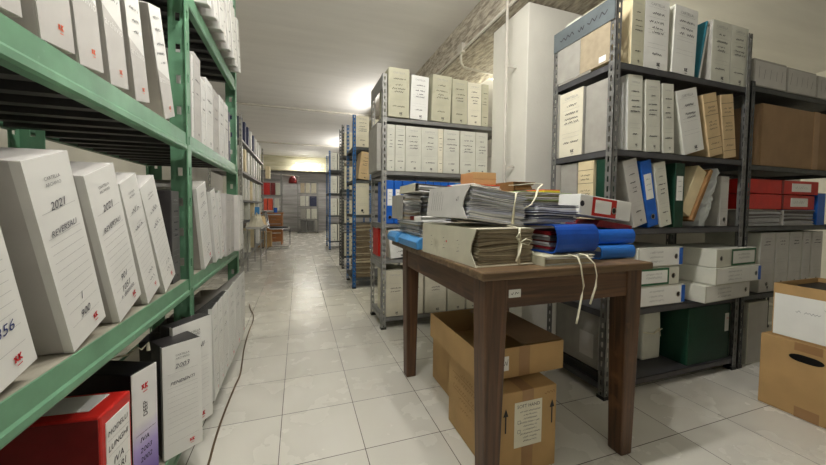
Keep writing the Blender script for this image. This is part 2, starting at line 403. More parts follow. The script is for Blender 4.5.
def label_grad(mb, w, h, o, rng, P=None):
    mb.box(-w/2,w/2,-.0018,.0,0.002,h-.001,'white_card')
    mb.rect(-w/2,w/2,.002,h-.002,'gradient_print',-.0022)
    mb.logo(0, h*.87, w*.22, 'logo_red'); mb.text('DEEP', 0, h*.70, w*.24, 'ink', rot=R(90))
    mb.line(-w*.4,h*.53,w*.4,h*.53,.001,'ink'); mb.text('IVA', -w*.05, h*.48, w*.24, 'ink', shear=.2); mb.text('2003', 0, h*.40, w*.24, 'ink', shear=.2); mb.text('2002', 0, h*.33, w*.24, 'ink', shear=.2)
def grad_mat():
    m = bpy.data.materials.new('gradient_print'); m.use_nodes = True; n = m.node_tree.nodes; l = m.node_tree.links; b = n['Principled BSDF']
    tc = n.new('ShaderNodeTexCoord'); sx = n.new('ShaderNodeSeparateXYZ'); mr = n.new('ShaderNodeMapRange'); rp = n.new('ShaderNodeValToRGB')
    l.new(tc.outputs['Object'], sx.inputs[0]); l.new(sx.outputs['Z'], mr.inputs['Value']); mr.inputs['From Max'].default_value = .4; l.new(mr.outputs[0], rp.inputs[0])
    e = rp.color_ramp.elements; e[0].position = .15; e[0].color = (*lin((.36,.26,.60)),1); e[1].position = .62; e[1].color = (*lin((.87,.87,.86)),1); x = e.new(.42); x.color = (*lin((.66,.60,.82)),1)
    l.new(rp.outputs[0], b.inputs['Base Color']); b.inputs['Roughness'].default_value = .45; M['gradient_print'] = m
grad_mat()
LAB = dict(new=label_new, grey=label_grey, old=label_old, tan=label_tan, grad=label_grad)
def archive_box(label, x, y, z, w, h=.35, d=.27, rz=0, lean=0, style='old', side='grey_card', paper=None, group=None, opened=False, o=None, seed=None, pitch=0, name='archive_box', cat='archive box', hole=False):
    """x,y: middle of the foot of the spine; local -y is the spine"""
    rng = random.Random(seed if seed is not None else hash_(label))
    t = thing(name, label, cat, (x,y,z+lift(w,lean)+.001), rz, group, rx=pitch, ry=lean)
    mb = MB()
    if opened:
        k = .003
        mb.prism([(0,0),(d,0),(d,h*.72),(d*.62,h*.72),(.02,h),(0,h)], 'x', -w/2, -w/2+k, side)
        mb.prism([(0,0),(d,0),(d,h*.72),(d*.62,h*.72),(.02,h),(0,h)], 'x', w/2-k, w/2, side)
        mb.box(-w/2+k,w/2-k,0,k,0,h,side); mb.box(-w/2+k,w/2-k,d-k,d,0,h*.72,side); mb.box(-w/2+k,w/2-k,k,d-k,0,k,side)
        mb.build('case', t)
        MB().box(-w/2+.012,w/2-.012,.02,d-.02,k+.001,h*.62,'sheet_old').build('paper_filling', t)
    else:
        mb.box(-w/2,w/2,0,d,0,h,side); mb.build('case', t, .004)
    mb = MB(); q = o or {}
    if paper: LAB[style](mb, w, h, q, rng, paper)
    else: LAB[style](mb, w, h, q, rng)
    mb.build('spine_label', t)
    if hole: ring_hole(t, 0, h*.14)
    return t
def hash_(s):
    v = 7
    for c in s: v = (v*31+ord(c)) % 1000003
    return v
def ring_hole(t, u, v, r=.011, yy=-.0035):
    mb = MB(); mb.disc(u, v, r, 'black_plastic', yy); 
    n = 16
    vs = [(u+q*math.cos(2*PI*k/n), yy-.001, v+q*math.sin(2*PI*k/n)) for q in (r,r*1.35) for k in range(n)]
    mb.add(vs, [(k,(k+1)%n,n+(k+1)%n,n+k) for k in range(n)], 'chrome'); mb.build('finger_hole', t)
def lever_file(label, x, y, z, w, cover, h=.32, d=.28, rz=0, lean=0, group=None, tagc='paper', hole=True, rx=0, extra_tag=True, name='ring_binder'):
    t = thing(name, label, 'binder', (x,y,z+lift(w,lean)+.001), rz, group, rx=rx, ry=lean)
    mb = MB(); k = .003
    mb.box(-w/2,-w/2+k,0,d,0,h,cover); mb.box(w/2-k,w/2,0,d,0,h,cover); mb.box(-w/2+k,w/2-k,0,k,0,h,cover); mb.build('cover', t, .0012, 1)
    MB().box(-w/2+.008,w/2-.012,.02,d-.012,.006,h-.015,'sheet_white').build('paper_filling', t)
    if tagc:
        mb = MB(); a = w*.33; mb.box(-a,a,-.0015,-.0002,h*.42,h*.80,tagc); rng = random.Random(hash_(label))
        for v in (.72,.64,.56): mb.scribble(0, h*v, a*1.2, a*.3, 'ink', rng, yy=-.002, lw=.0012)
        mb.build('spine_label', t)
    if hole: ring_hole(t, 0, h*.15)
    return t

# ------------------------------------------------------------------ green shelving on the left
GX = -.43
def green_unit():
    t = thing('shelving_unit', 'long green painted steel shelving with beams full of archive boxes', 'shelving', (GX,1.55,0))
    dp = .55
    for (y, s) in ((0,1),(1.10,1),(-2.2,1)):
        for xx, sx in ((0,-1),(-dp,1)):
            mb = MB(); l_post(mb, xx, y+.055, sx, -1, 2.62, 'green_metal', wx=.075, wy=.05, pitch=.127, hw=.017, hh=.034, th=.004)
            p = mb.build('post', t)
            MB().box(xx-.08 if sx < 0 else xx-.005, xx+.005 if sx < 0 else xx+.08, y, y+.062, 0, .012, 'green_edge').build('foot', p)
    for z in (.10,.68,1.28,1.885,2.48):
        for (ya, yb, n) in ((-2.145,0,18),(.055,1.10,9)):
            for xx, s in ((-.004,-1),(-dp+.004,1)):
                mb = MB(); hb = .07 if s < 0 else .034
                if s < 0: q = [(0,0),(0,-.044),(.004,-.050),(.004,-hb+.006),(0,-hb),(-.024,-hb),(-.024,-hb+.004),(-.004,-hb+.004),(-.004,0)]
                else: q = [(0,0),(0,-hb),(.024,-hb),(.024,-hb+.004),(.004,-hb+.004),(.004,0)]
                mb.prism([(xx+a,z+b) for a,b in q], 'y', ya, yb, 'green_metal'); mb.build('beam', t)
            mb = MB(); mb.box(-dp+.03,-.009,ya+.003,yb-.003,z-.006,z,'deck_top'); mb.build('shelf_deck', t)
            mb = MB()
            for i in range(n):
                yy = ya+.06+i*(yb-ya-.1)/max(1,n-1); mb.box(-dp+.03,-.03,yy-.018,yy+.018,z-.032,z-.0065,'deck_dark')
            mb.box(-dp+.03,-.03,ya+.003,yb-.003,z-.009,z-.0065,'black_plastic')  # black sheet: shade in the gaps between ribs, put into colour
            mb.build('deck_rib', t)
    mb = MB().box(0,.004,.005,.055,1.235,1.25,'black_plastic')
    return t
green_unit()
rzG = PI/2
GG = 'archive boxes on the green shelves'
def gb(label, y0, y1, z, h, lean=0, x=-.44, **k):
    return archive_box(label, x, (y0+y1)/2, z, y1-y0, h=h, rz=rzG, lean=R(lean), group=None, **k)
# board at waist height, near bay
NB = 'on the near waist-high green shelf'
gb('white archive box numbered N.1356 in blue ink at the edge of the frame', .62,.74,.68,.40,-15, style='new', o=dict(t=[('901',.36,.22),('N.1356',.22,.22)],ink='blue_ink'))
gb('white archive box for 2021 reversali with numbers 1 and 900', .835,.955,.68,.395,-17.5, style='new', o=dict(t=[('2021',.765,.2),('REVERSALI',.64,.2),('1',.25,.2),('900',.155,.2)]), side='lightgrey_card')
gb('white archive box for 2021 reversali with the note 901 above its logo', 1.015,1.14,.68,.39,-20, style='new', o=dict(t=[('2021',.765,.2),('REVERSALI',.64,.2),('901',.27,.2),('1051',.19,.2),('+ distinte',.145,.16)]), side='lightgrey_card')
gb('white archive box squeezed third in the leaning row marked mandati', 1.18,1.275,.68,.39,-23, style='new', side='lightgrey_card')
gb('white archive box leaning last before the near green post', 1.315,1.42,.68,.395,-26.5, style='new', side='lightgrey_card')
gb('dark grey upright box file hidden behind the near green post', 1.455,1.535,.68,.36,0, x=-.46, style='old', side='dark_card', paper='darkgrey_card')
# same board, far bay
gb('white archive box leaning just beyond the near green post', 1.75,1.90,.68,.395,-17, x=-.425, style='new')
gb('open topped white archive box with steep lean on far waist shelf', 1.95,2.04,.68,.385,-15, x=-.42, style='new', opened=True)
gb('second open topped white archive box beside a grey one', 2.075,2.15,.68,.38,-12, x=-.42, style='new', opened=True)
gb('pale grey smooth box file standing upright on far waist shelf', 2.16,2.28,.68,.375,0, x=-.41, style='old', side='lightgrey_card', paper='lightgrey_card', o=dict(rows=()))
gb('narrow pale grey box file with a yellow slip behind it', 2.29,2.40,.68,.375,0, x=-.41, style='old', side='grey_card', paper='lightgrey_card', o=dict(rows=()))
gb('white box file standing right in front of the far green post', 2.41,2.56,.68,.375,0, x=-.38, style='old', side='lightgrey_card', paper='white_card', o=dict(rows=()))
tag(MB().box(-.715,-.712,2.30,2.36,.682,1.16,'yellow_cover').build('folder_divider'), 'yellow slip sticking up behind the pale grey box files', 'divider')
# board above, near bay
def gt(label, y0, y1, lean, h=.40, **k): return gb(label, y0, y1, 1.28, h, lean, style='grey', side='lightgrey_card', **k)
gt('white and grey archive box cut by the top corner of the frame', .63,.735,-8)
gt('wide archive box with big grey foot and orange mark, high shelf', .775,.87,-8)
gt('archive box with a grey foot directly after the widest one', .885,.975,-9)
gt('archive box with handwritten lines in the middle of the high near row', 1.005,1.095,-10)
gt('archive box second from the green post on the high near shelf', 1.135,1.225,-12, h=.365)
gt('archive box leaning toward its row beside the green post up high', 1.345,1.445,-20, h=.35)
# board above, far bay
UF = [(1.655,1.68,.36,'white_card','thin white folder tight against the near green post up high'),(1.69,1.79,.385,'lightgrey_card','grey smooth box file taller than its high far neighbours'),(1.805,1.87,.31,'white_card','short white box file after the tall grey one'),
      (1.885,2.02,.345,'white_card','broad white box file in the middle of the high far bay'),(2.035,2.15,.34,'lightgrey_card','pale box file past the middle of the high far bay'),(2.17,2.29,.35,'white_card','white box file with faint lines near the far green post'),(2.31,2.42,.35,'white_card','white box file next to the navy ones in the high far bay')]
for y0,y1,h,c,lb in UF: gb(lb, y0, y1, 1.28, h, 0, x=-.44, style='old', side='lightgrey_card', paper=c, o=dict(rows=(.7,.55)))
lever_file('navy blue binder beside the far green post', -.44, 2.465, 1.28, .05, 'navy_cover', h=.33, rz=rzG, tagc='lightgrey_card')
lever_file('second navy binder touching the far green post', -.45, 2.53, 1.28, .05, 'navy_cover', h=.31, rz=rzG, tagc='paper')
# highest board, far bay: papers in folders poking over the beam
names = ['just past the near post','with a creased corner','with the thickest filling','leaning midway along','with a torn lower edge','with clipped pages','last but one before the far post','nearest to the far green post']
for i, nm in enumerate(names):
    y = 1.70+i*.112
    archive_box('white folder on the top green board '+nm, -.385+.004*(i%3), y+.04, 1.886, .072+.01*(i%3), h=.34-.012*(i%2), rz=rzG, lean=R(-14-2*(i%2)), style='old', side='lightgrey_card', paper='white_card', o=dict(rows=(.6,.3)), group=None, name='file_folder', cat='folder', opened=(i%3==2))
# bottom board, near bay
def red_box():
    t = thing('box_file', 'big red box file with handwritten label on the lowest green shelf', 'box file', (-.44,.992,.101), PI/2-R(6))
    w,h,d = .118,.385,.30
    mb = MB().box(-w/2,w/2,0,d,0,h,'red_cover'); mb.build('case', t, .005)
    mb = MB().box(-w/2-.0015,-w/2,.004,d,.0,h-.006,'darkred_cover'); mb.build('side_panel', t)  # darker red over the near side: its shade put into the colour
    mb = MB(); mb.box(-w*.36,w*.40,-.0015,0,h*.1,h*.93,'paper'); mb.rect(-w*.36,w*.4,h*.1,h*.93,'paper')
    for s, v in (('MODELLI',.85),('LUNGHI',.75),('IVA',.64),('VARI',.56),('ART',.44)): mb.text(s, 0, h*v, .026, 'ink', shear=.2, rot=R(4), maxw=w*.62)
    for v in (.80,.70,.60,.5,.38): mb.line(-w*.32,h*v,w*.36,h*v,.0006,'faint_ink')
    mb.build('spine_label', t)
    MB().box(-w*.25,w*.38,.04,.24,h,h+.0015,'paper').build('lid_label', t)
red_box()
archive_box('purple and white box file beside the red one on the lowest green shelf', -.438, 1.14, .101, .085, h=.40, rz=R(68), style='grad', side='black_plastic')
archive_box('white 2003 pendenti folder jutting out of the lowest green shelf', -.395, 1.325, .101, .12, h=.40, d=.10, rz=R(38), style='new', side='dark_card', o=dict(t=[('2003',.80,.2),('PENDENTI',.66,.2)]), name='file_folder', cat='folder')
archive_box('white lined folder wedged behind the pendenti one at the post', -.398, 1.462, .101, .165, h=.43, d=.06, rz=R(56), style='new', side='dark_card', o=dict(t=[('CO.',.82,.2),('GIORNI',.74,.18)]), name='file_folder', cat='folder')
mb = MB(); mb.tube([(-.52,1.25,.506),(-.505,1.27,.52),(-.49,1.265,.512),(-.48,1.285,.525),(-.47,1.26,.508)], .006, 'ribbon', 6, .4)
mb.tube([(-.52,1.25,.506),(-.56,1.24,.504),(-.58,1.25,.503)], .006, 'ribbon', 6, .4)
tag(mb.build('ribbon_bow', smooth=True), 'cream tape bow tied on the dark folder top', 'ribbon')
# bottom board, far bay: open magazine boxes
CB = ['nearest the post, half hidden','second in the dark topped group','third, with a notched top','wide one with long scribbles','next to last, double width','last under the green post']
cy = [(1.63,1.72),(1.735,1.82),(1.835,1.93),(1.95,2.13),(2.145,2.31),(2.325,2.50)]
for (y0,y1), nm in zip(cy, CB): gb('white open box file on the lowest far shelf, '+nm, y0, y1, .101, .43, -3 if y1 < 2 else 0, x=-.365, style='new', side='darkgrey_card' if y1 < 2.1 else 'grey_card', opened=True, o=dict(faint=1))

# ------------------------------------------------------------------ middle grey unit
unit('shelving_unit', 'grey slotted steel shelving between the blue unit and the table', .62, 1.80, 2.49, 2.90, 2.02, (.095,.565,.85,1.27,1.69), board='board_light')
for o_ in [o for o in COL.objects if o.get('label','').startswith('grey slotted steel shelving between')]:
    for z0, z1 in ((1.90,2.01),(.49,.533)): MB().box(-.003,-.001,0,.41,z0,z1,'board_light').build('side_brace', o_)
def mbx(label, x0, x1, z, h, y=2.50, **k):
    return archive_box(label, (x0+x1)/2, y, z, x1-x0, h=h, **{**dict(d=.30), **k})
mbx('olive beige archive box first on the top of the grey unit', .665,.835,1.69,.38, y=2.478, style='old', side='greenbeige_card', paper='greenbeige_card')
mbx('white box with a tilt between two olive ones on top of the grey unit', .85,1.0,1.69,.35, lean=R(2), style='old', side='pale_card', paper='white_card')
mbx('olive box with dark side right of the white tilted one', 1.035,1.205,1.69,.38, lean=R(2), style='old', side='greenbeige_card', paper='greenbeige_card')
mbx('narrow olive box fourth along the top of the grey unit', 1.225,1.365,1.69,.37, style='old', side='greenbeige_card', paper='greenbeige_card')
mbx('pale printed box fifth along the top of the grey unit', 1.37,1.50,1.69,.36, style='old', side='pale_card', paper='cream_paper')
mbx('olive sliver of a box against the pillar on top', 1.505,1.57,1.69,.36, style='old', side='greenbeige_card', paper='greenbeige_card')
row = [(.662,.725,'thin pale box first beside the grey post'),(.73,.81,'pale box second after the grey post'),(.815,.95,'wide box third from the grey post'),(.952,1.098,'wide box touching a thin yellowish one'),
       (1.10,1.142,'thin yellowish box leaning between wide ones'),(1.148,1.295,'pale box just after the yellowish one'),(1.305,1.45,'pale box with short lines second from the pillar'),(1.455,1.57,'pale box cut off by the pillar edge')]
for i,(a,b,lb) in enumerate(row): mbx(lb+', second row of the grey unit', a, b, 1.27, .365, y=2.50, style='old', side='beige_card', paper='cream_paper' if i in (4,) else 'pale_card')
# big grey panel box poking out of the side
t = thing('grey_box_file', 'plain grey box file sticking out of the side of the grey unit', 'box file', (.588,2.855,1.27), 0)
MB().box(0,.055,-.32,.0,.002,.378,'grey_card').build('case', t, .004)
MB().box(.055,.057,-.31,-.01,.01,.37,'lightgrey_card').build('spine_label', t)
bl = ['first from the grey post','second from the grey post','third from the grey post','fourth from the grey post','just above the grey paper stack','partly behind the grey folder','in the middle of the hidden part','behind the folder flap','with only its top showing']
for i in range(9): lever_file('bright blue lever binder '+bl[i], .69+i*.068, 2.505, .85, .063, 'blue_cover', h=.345, group=None)
lever_file('pale blue lever binder at the end of the blue row', 1.305, 2.505, .85, .06, 'lightblue_cover', h=.345)
lever_file('red lever binder among the blue ones', 1.372, 2.505, .85, .06, 'red_cover', h=.35)
lever_file('teal lever binder by the pillar', 1.438, 2.505, .85, .06, 'teal_cover', h=.345)
mbx('white archive box leaning on the low board under the blue binders', .70,.86,.565,.235, lean=R(-6), style='old', side='pale_card', paper='white_card')
lever_file('upright red binder beside the white leaning box', .652, 2.66, .565, .04, 'red_cover', h=.235, d=.2, tagc=None, hole=False)
lows = [(.662,.812,'with two bold words behind the table leg'),(.822,.98,'with bold words right of the table leg'),(.998,1.19,'wider, standing past the gap'),(1.21,1.37,'in the shade under the table edge'),(1.39,1.49,'last in the shade by the pillar')]
for i,(a,b,nm) in enumerate(lows): mbx('beige box on the lowest grey board '+nm, a, b, .095, .375-.012*i, style='old', side='beige_card', paper='beige_card', o=dict(rows=(.62,.55)))
# ------------------------------------------------------------------ blue unit behind and its row
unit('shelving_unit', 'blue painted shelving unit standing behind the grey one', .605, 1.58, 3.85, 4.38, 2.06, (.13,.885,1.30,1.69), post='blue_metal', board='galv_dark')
archive_box('beige archive box on the top board of the blue unit', .72, 3.862, 1.69, .16, h=.365, style='old', side='beige_card', paper='cream_paper')
archive_box('second beige box on top of the blue unit behind the grey post', .90, 3.862, 1.69, .15, h=.34, style='old', side='beige_card', paper='beige_card')
archive_box('tan envelope box tilted on the blue unit', .735, 3.862, 1.30, .13, h=.33, lean=R(7), style='old', side='tan_card', paper='tan_card')
archive_box('cream box with a blue sticker on the blue unit', .72, 3.862, .885, .16, h=.38, style='old', side='cream_card', paper='cream_paper', hole=True, o=dict(rows=()))
def sheets(mb, w, d, h, n, rng, mats, jit=.006, th=None, cut=None):
    """a pile of loose sheets and thin folders: each one sags and shifts a little differently"""
    nx = 7; ph = rng.uniform(0,6); prev = [0.0]*(nx+1)
    for i in range(n):
        base = h*i/n; t = h/n*rng.uniform(.72,.98); env = math.sin(PI*(i+.5)/n)
        a = rng.uniform(-jit,jit); b = rng.uniform(-jit,jit); c = rng.uniform(0,jit*1.5); e = rng.uniform(0,jit*1.5); q = rng.uniform(-jit,jit)*.8
        x0, x1 = -w/2+c, w/2-e; vs = []
        for k in range(nx+1):
            u = k/nx; x = x0+(x1-x0)*u
            z = base+env*h*.035*math.sin(ph+u*5+i*.23)+rng.uniform(-.12,.12)*h/n*env
            y0 = a+q*(u-.5)*2; vs += [(x,y0,z),(x,d+b,z),(x,d+b,z+t),(x,y0,z+t)]
        fs = [(0,3,2,1), tuple(nx*4+m for m in (0,1,2,3))]
        for k in range(nx):
            o = k*4
            for m in range(4): fs.append((o+m, o+(m+1)%4, o+4+(m+1)%4, o+4+m))
        mb.add(vs, fs, mats[rng.randrange(len(mats))])
def paper_pile(label, x, y, z, w, d, h, n=26, mats=('sheet_white','sheet_grey','sheet_white','sheet_blue'), rz=0, cover=None, jit=.006, group=None, ry=0, rx=0, tie=False, name='paper_stack', cat='papers'):
    rng = random.Random(hash_(label)); t = thing(name, label, cat, (x,y,z+.001), rz, group, ry=ry, rx=rx)
    mb = MB(); c = .003 if cover else 0
    if cover: mb.T = Matrix.Translation((0,0,c))
    sheets(mb, w, d, h-2*c, n, rng, mats, jit); mb.build('loose_sheets', t)
    if cover:
        MB().box(-w/2-.004,w/2+.004,-.004,d+.004,0,c,cover).box(-w/2-.004,w/2+.004,-.004,d+.004,h-c,h,cover).box(-w/2-.007,-w/2-.004,-.004,d+.004,0,h,cover).build('cover', t)
    if tie:
        a = w/2+.009; k = d*tie
        pts = [(-a,k,0),(-a,k,h),(-a+.01,k,h+.004),(a-.01,k,h+.004),(a,k,h),(a,k,0)]
        MB().tube(pts, .004, 'ribbon', 6, .5).build('ribbon', t, smooth=True)
    return t
pz = .13
for i,(h,w) in enumerate([(.11,.2),(.085,.21),(.1,.2),(.12,.19),(.09,.2),(.115,.2)]):
    paper_pile('tied bundle of old papers on the blue unit, '+['bottom of the pile','second from the bottom','third from the bottom','third from the top','second from the top','topmost under the cream box'][i], .735, 3.87, pz, w, .3, h, 9, ('sheet_old','sheet_brown','sheet_brown'), jit=.014, tie=.1); pz += h+.004
unit('shelving_unit', 'dark slotted steel shelving between the two blue units', .64, 1.6, 5.15, 5.5, 2.25, (.2,.72,1.25,1.78), post='galv_dark', board='galv_dark')
for i,(z,c,cc) in enumerate([(1.78,'tan','tan_card'),(1.25,'beige','beige_card'),(.72,'grey','grey_card'),(.2,'brown','sheet_brown')]):
    archive_box(c+' box on the dark unit seen edge on', .74, 5.165, z, .14, h=.36, style='old', side=cc, paper='cream_paper')
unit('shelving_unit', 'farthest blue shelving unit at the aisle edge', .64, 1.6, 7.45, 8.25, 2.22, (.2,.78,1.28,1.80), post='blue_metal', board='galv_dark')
for i,(z,c,cc) in enumerate([(1.80,'pale grey','lightgrey_card'),(1.28,'white','white_card'),(.78,'beige','beige_card'),(.2,'grey','grey_card')]):
    for j in range(2): archive_box(c+' box on the farthest blue unit '+('at the aisle corner','one place in from the aisle')[j], .75+j*.16, 7.465, z, .14, h=.38, style='old', side=cc, paper='pale_card', d=.6)
# ------------------------------------------------------------------ right-hand unit
RY = 1.22
RL = (.075,.455,.885,1.285,1.715)
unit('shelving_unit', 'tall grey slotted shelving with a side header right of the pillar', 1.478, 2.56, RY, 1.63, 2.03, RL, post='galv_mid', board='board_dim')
def header():
    t = thing('end_header', 'blue grey steel plate with scrawled writing atop the shelving end', 'sign', (1.472,1.425,1.92), -PI/2)
    MB().box(-.2,.2,-.002,.002,0,.11,'bluegrey_metal').build('plate', t)
    mb = MB(); rng = random.Random(4)
    mb.scribble(-.10,.05,.10,.03,'ink',rng,lw=.005); mb.scribble(.0,.05,.04,.035,'ink',rng,lw=.005); mb.scribble(.10,.055,.12,.03,'ink',rng,lw=.005); mb.build('lettering', t)
header()
t = thing('paper_roll', 'pale rounded parcel on the very top of the right shelving end', 'parcel', (1.53,1.49,2.031)); MB().box(0,.25,0,.12,0,.06,'pale_card').build('wrapping', t, .015, 3)
t = thing('hanging_sheet', 'clear plastic sheet closing the upper end of the right shelving', 'panel', (1.4745,1.25,1.715))
MB().box(0,.0015,0,.18,.01,.205,'sheet_tan').build('panel_near', t); MB().box(0,.0015,.182,.345,.01,.205,'grey_card').build('panel_far', t)
mb = MB().box(-.001,0,.02,.06,.02,.05,'paper').build('sticker', t)
def rb(label, x0, x1, z, h, y=1.235, **k): return archive_box(label, (x0+x1)/2, y, z, x1-x0, h=h, **{**dict(d=.24), **k})
# top row
rb('yellowish archive box first on the top board by the grey post', 1.60,1.685,1.715,.345, style='old', side='cream_card', paper='greenbeige_card')
rb('white archive box with bold lines, second on the top right board', 1.69,1.865,1.715,.365, style='old', side='pale_card', paper='white_card')
rb('wide rounded white box standing before the blue folder', 1.90,2.08,1.715,.36, lean=R(2), style='old', side='pale_card', paper='white_card', o=dict(rows=(.78,.68,.6)))
t = thing('file_folder', 'bright teal blue folder leaning between two white boxes', 'folder', (2.155,1.245,1.717), 0, ry=R(11)); MB().box(-.03,-.018,0,.24,0,.335,'teal_cover').build('cover', t, .002); MB().box(-.018,0,.004,.24,0,.31,'sheet_white').build('paper_filling', t)
t['label'] = 'bright teal blue folder leaning between two white boxes'
rb('white box with bold notes right of the teal folder', 2.22,2.385,1.715,.345, style='old', side='grey_card', paper='pale_card')
rb('white box at the end of the top right row', 2.39,2.545,1.715,.345, style='old', side='pale_card', paper='pale_card')
# second row
archive_box('cream box with its spine turned toward the aisle, right unit', 1.492, 1.50, 1.285, .165, h=.375, d=.07, rz=-PI/2, style='old', side='grey_card', paper='cream_paper')
t = thing('box_file', 'plain grey box side closing the right unit beside a cream spine', 'box file', (1.50,1.26,1.286)); MB().box(0,.05,0,.148,0,.37,'grey_card').build('case', t, .004); MB().box(.05,.051,.01,.14,.01,.36,'lightgrey_card').build('spine_label', t)
rb('white sided archive box beside the post, second right row', 1.60,1.70,1.285,.385, lean=R(-2), style='old', side='white_card', paper='pale_card')
rb('archive box with a tilt second in the second right row', 1.73,1.835,1.285,.375, lean=R(-3), style='old', side='pale_card', paper='pale_card')
rb('narrow archive box third in the second right row', 1.86,1.945,1.285,.37, lean=R(-4), style='old', side='pale_card', paper='pale_card')
rb('large white archive box leaning hard against the narrow ones', 2.03,2.195,1.285,.352, lean=R(-15), style='old', side='pale_card', paper='white_card', o=dict(rows=(.75,.62,.56)))
rb('tan ruled archive box right behind the large leaning white one', 2.245,2.36,1.285,.358, lean=R(-14), style='tan', side='tan_card')
rb('tan ruled archive box leaning last on the row by the dark post', 2.375,2.485,1.285,.37, lean=R(-9), style='tan', side='tan_card')
# third row
archive_box('cream box with three dark lines facing the aisle, low on the end', 1.492, 1.385, .885, .10, h=.36, d=.07, rz=-PI/2, style='tan', side='cream_card', paper='cream_card')
t = thing('box_file', 'plain grey file behind the cream one at the shelving end', 'box file', (1.497,1.45,.886)); MB().box(0,.07,0,.12,0,.36,'grey_card').build('case', t, .004); MB().box(.07,.071,.01,.11,.01,.35,'lightgrey_card').build('spine_label', t)
lever_file('dark green binder turned to the aisle beside the post', 1.492, 1.285, .885, .07, 'green_cover', d=.05, h=.355, rz=-PI/2, hole=False, tagc=None)
rb('grey spined box leaning first on the third right row', 1.665,1.76,.885,.355, lean=R(-16), style='old', side='grey_card', paper='lightgrey_card')
lever_file('leaning blue lever binder on the third right row', 1.812, 1.235, .885, .08, 'blue_cover', h=.355, lean=R(-13), d=.25)
rb('white printed box leaning behind the blue binder', 1.865,1.95,.885,.35, lean=R(-12), style='old', side='pale_card', paper='pale_card')
lever_file('dark green lever binder upright on the third right row', 2.005, 1.235, .885, .075, 'green_cover', h=.355, d=.25, hole=False)
def board_and_bag():
    t = thing('drawing_folder', 'beige folder with a brown edge slanting on the third right row', 'folder', (2.105,1.24,.892), 0, ry=R(27))
    MB().box(-.016,.006,-.012,.22,0.03,.36,'brown_cover').build('edge_strip', t, .002); MB().box(-.10,-.0165,0.004,.22,0.05,.34,'cream_card').build('cover', t, .003)
    # crumpled bag
    rng = random.Random(3); nu, nv = 22, 14; vs = []; fs = []
    for j in range(nv):
        v = j/(nv-1)
        for i in range(nu):
            q = 2*PI*i/nu; rx = .035+.045*math.sin(PI*min(1,v*1.1)**.8)*(1 if v < .85 else .9)+rng.uniform(-.008,.008)
            cx = 2.26+.125*v; vs.append((cx+rx*math.cos(q)*(.65), 1.33+.07*math.sin(q)+rng.uniform(-.01,.01), .888+.345*v+rng.uniform(-.007,.007)*(0<j<nv-1)))
    for j in range(nv-1):
        for i in range(nu): fs.append((j*nu+i, j*nu+(i+1)%nu, (j+1)*nu+(i+1)%nu, (j+1)*nu+i))
    fs += [tuple(range(nu-1,-1,-1)), tuple(range((nv-1)*nu, nv*nu))]
    tag(MB().add(vs, fs, 'plastic_bag').build('plastic_bag'), 'crumpled white plastic bag beside the slanting beige folder', 'bag')
board_and_bag()
rb('grey box file with a small hole behind the plastic bag', 2.39,2.46,.885,.30, y=1.25, style='old', side='grey_card', paper='lightgrey_card', hole=True, o=dict(rows=()))
# lying box files with green or blue fittings
def lying(label, x0, x1, z, h, fr=None, tab=None, y=1.21, d=.3, dx=0, hole='r', side='pale_card', rz=0):
    w = x1-x0; t = thing('box_file', label, 'box file', ((x0+x1)/2,y,z+.001), rz); rng = random.Random(hash_(label))
    MB().box(-w/2,w/2,0,d,0,h,side).build('case', t, .004)
    mb = MB()
    if fr:
        a, b = fr
        mb.rect(a,b,.004,h-.004,'green_frame' if tab != 'red' else 'red_cover',-.0012); mb.rect(a+.014,b-.014,.016,h-.016,'paper',-.002)
        for v in (.65,.45): mb.scribble((a+b)/2, h*v, (b-a)*.5, h*.14, 'faint_ink', rng)
    else:
        mb.rect(-w/2+.01,w/2-.01,.006,h-.006,'paper',-.0012)
        for v in (.75,.5,.28): mb.scribble(-w*.1, h*v, w*.3, h*.12, 'faint_ink', rng)
    mb.build('spine_label', t)
    hx = w/2-.055 if hole == 'r' else -w/2+.04
    ring_hole(t, hx, h*.5)
    if tab == 'blue': MB().box(w/2-.026,w/2+.002,-.0025,.02,.006,h-.006,'blue_cover').build('blue_tab', t)
    return t
lying('white box file with blue tab, topmost of the stack by the table', 1.70,2.045,.672,.105, tab='blue', y=1.232)
lying('green framed box file in the middle of the stack by the table', 1.70,2.03,.567,.10, fr=(-.16,.08), y=1.233)
lying('white box file with blue tab, lowest of the stack by the table', 1.70,2.075,.456,.108, tab='blue', y=1.232)
lying('green framed box file topmost of the stack by the dark post', 2.235,2.655,.655,.105, fr=(-.06,.20), y=1.185, hole='l', d=.26, rz=R(3))
lying('white box file in the middle of the stack by the dark post', 2.225,2.675,.556,.097, tab='blue', y=1.175, d=.26, rz=R(2))
lying('white box file lowest of the stack by the dark post', 2.16,2.62,.456,.098, y=1.19, d=.26, rz=R(3), hole='r')
# bottom board
def bundle(label, x, y, z, w, d, h, rz=0):
    t = thing('tied_bundle', label, 'papers', (x,y,z+.001), rz)
    MB().prism([(-w/2,0),(w/2,0),(w/2*1.05,h*.5),(w/2*.9,h),(-w/2*.95,h),(-w/2*1.03,h*.5)], 'y', 0, d, 'pale_card').build('paper_roll', t, .012, 3)
    MB().tube([(-w/2-.004,-.004,h*.55),(0,-.008,h*.5),(w/2+.004,-.004,h*.57)], .004, 'ribbon', 6).tube([(0,-.008,h*.5),(.03,-.02,h*.62),(.05,-.015,h*.45)], .003, 'ribbon', 6).build('ribbon', t, smooth=True)
bundle('white rolled bundle tied with string on the bottom right board', 2.02, 1.36, .075, .15, .2, .32)
bundle('second rolled bundle behind the table leg on the bottom board', 1.84, 1.37, .075, .11, .2, .32)
t = thing('archive_crate', 'dark green box standing on the bottom right board', 'box', (2.33,1.235,.076)); MB().box(-.20,.185,0,.3,0,.34,'green_cover').build('case', t, .006); 
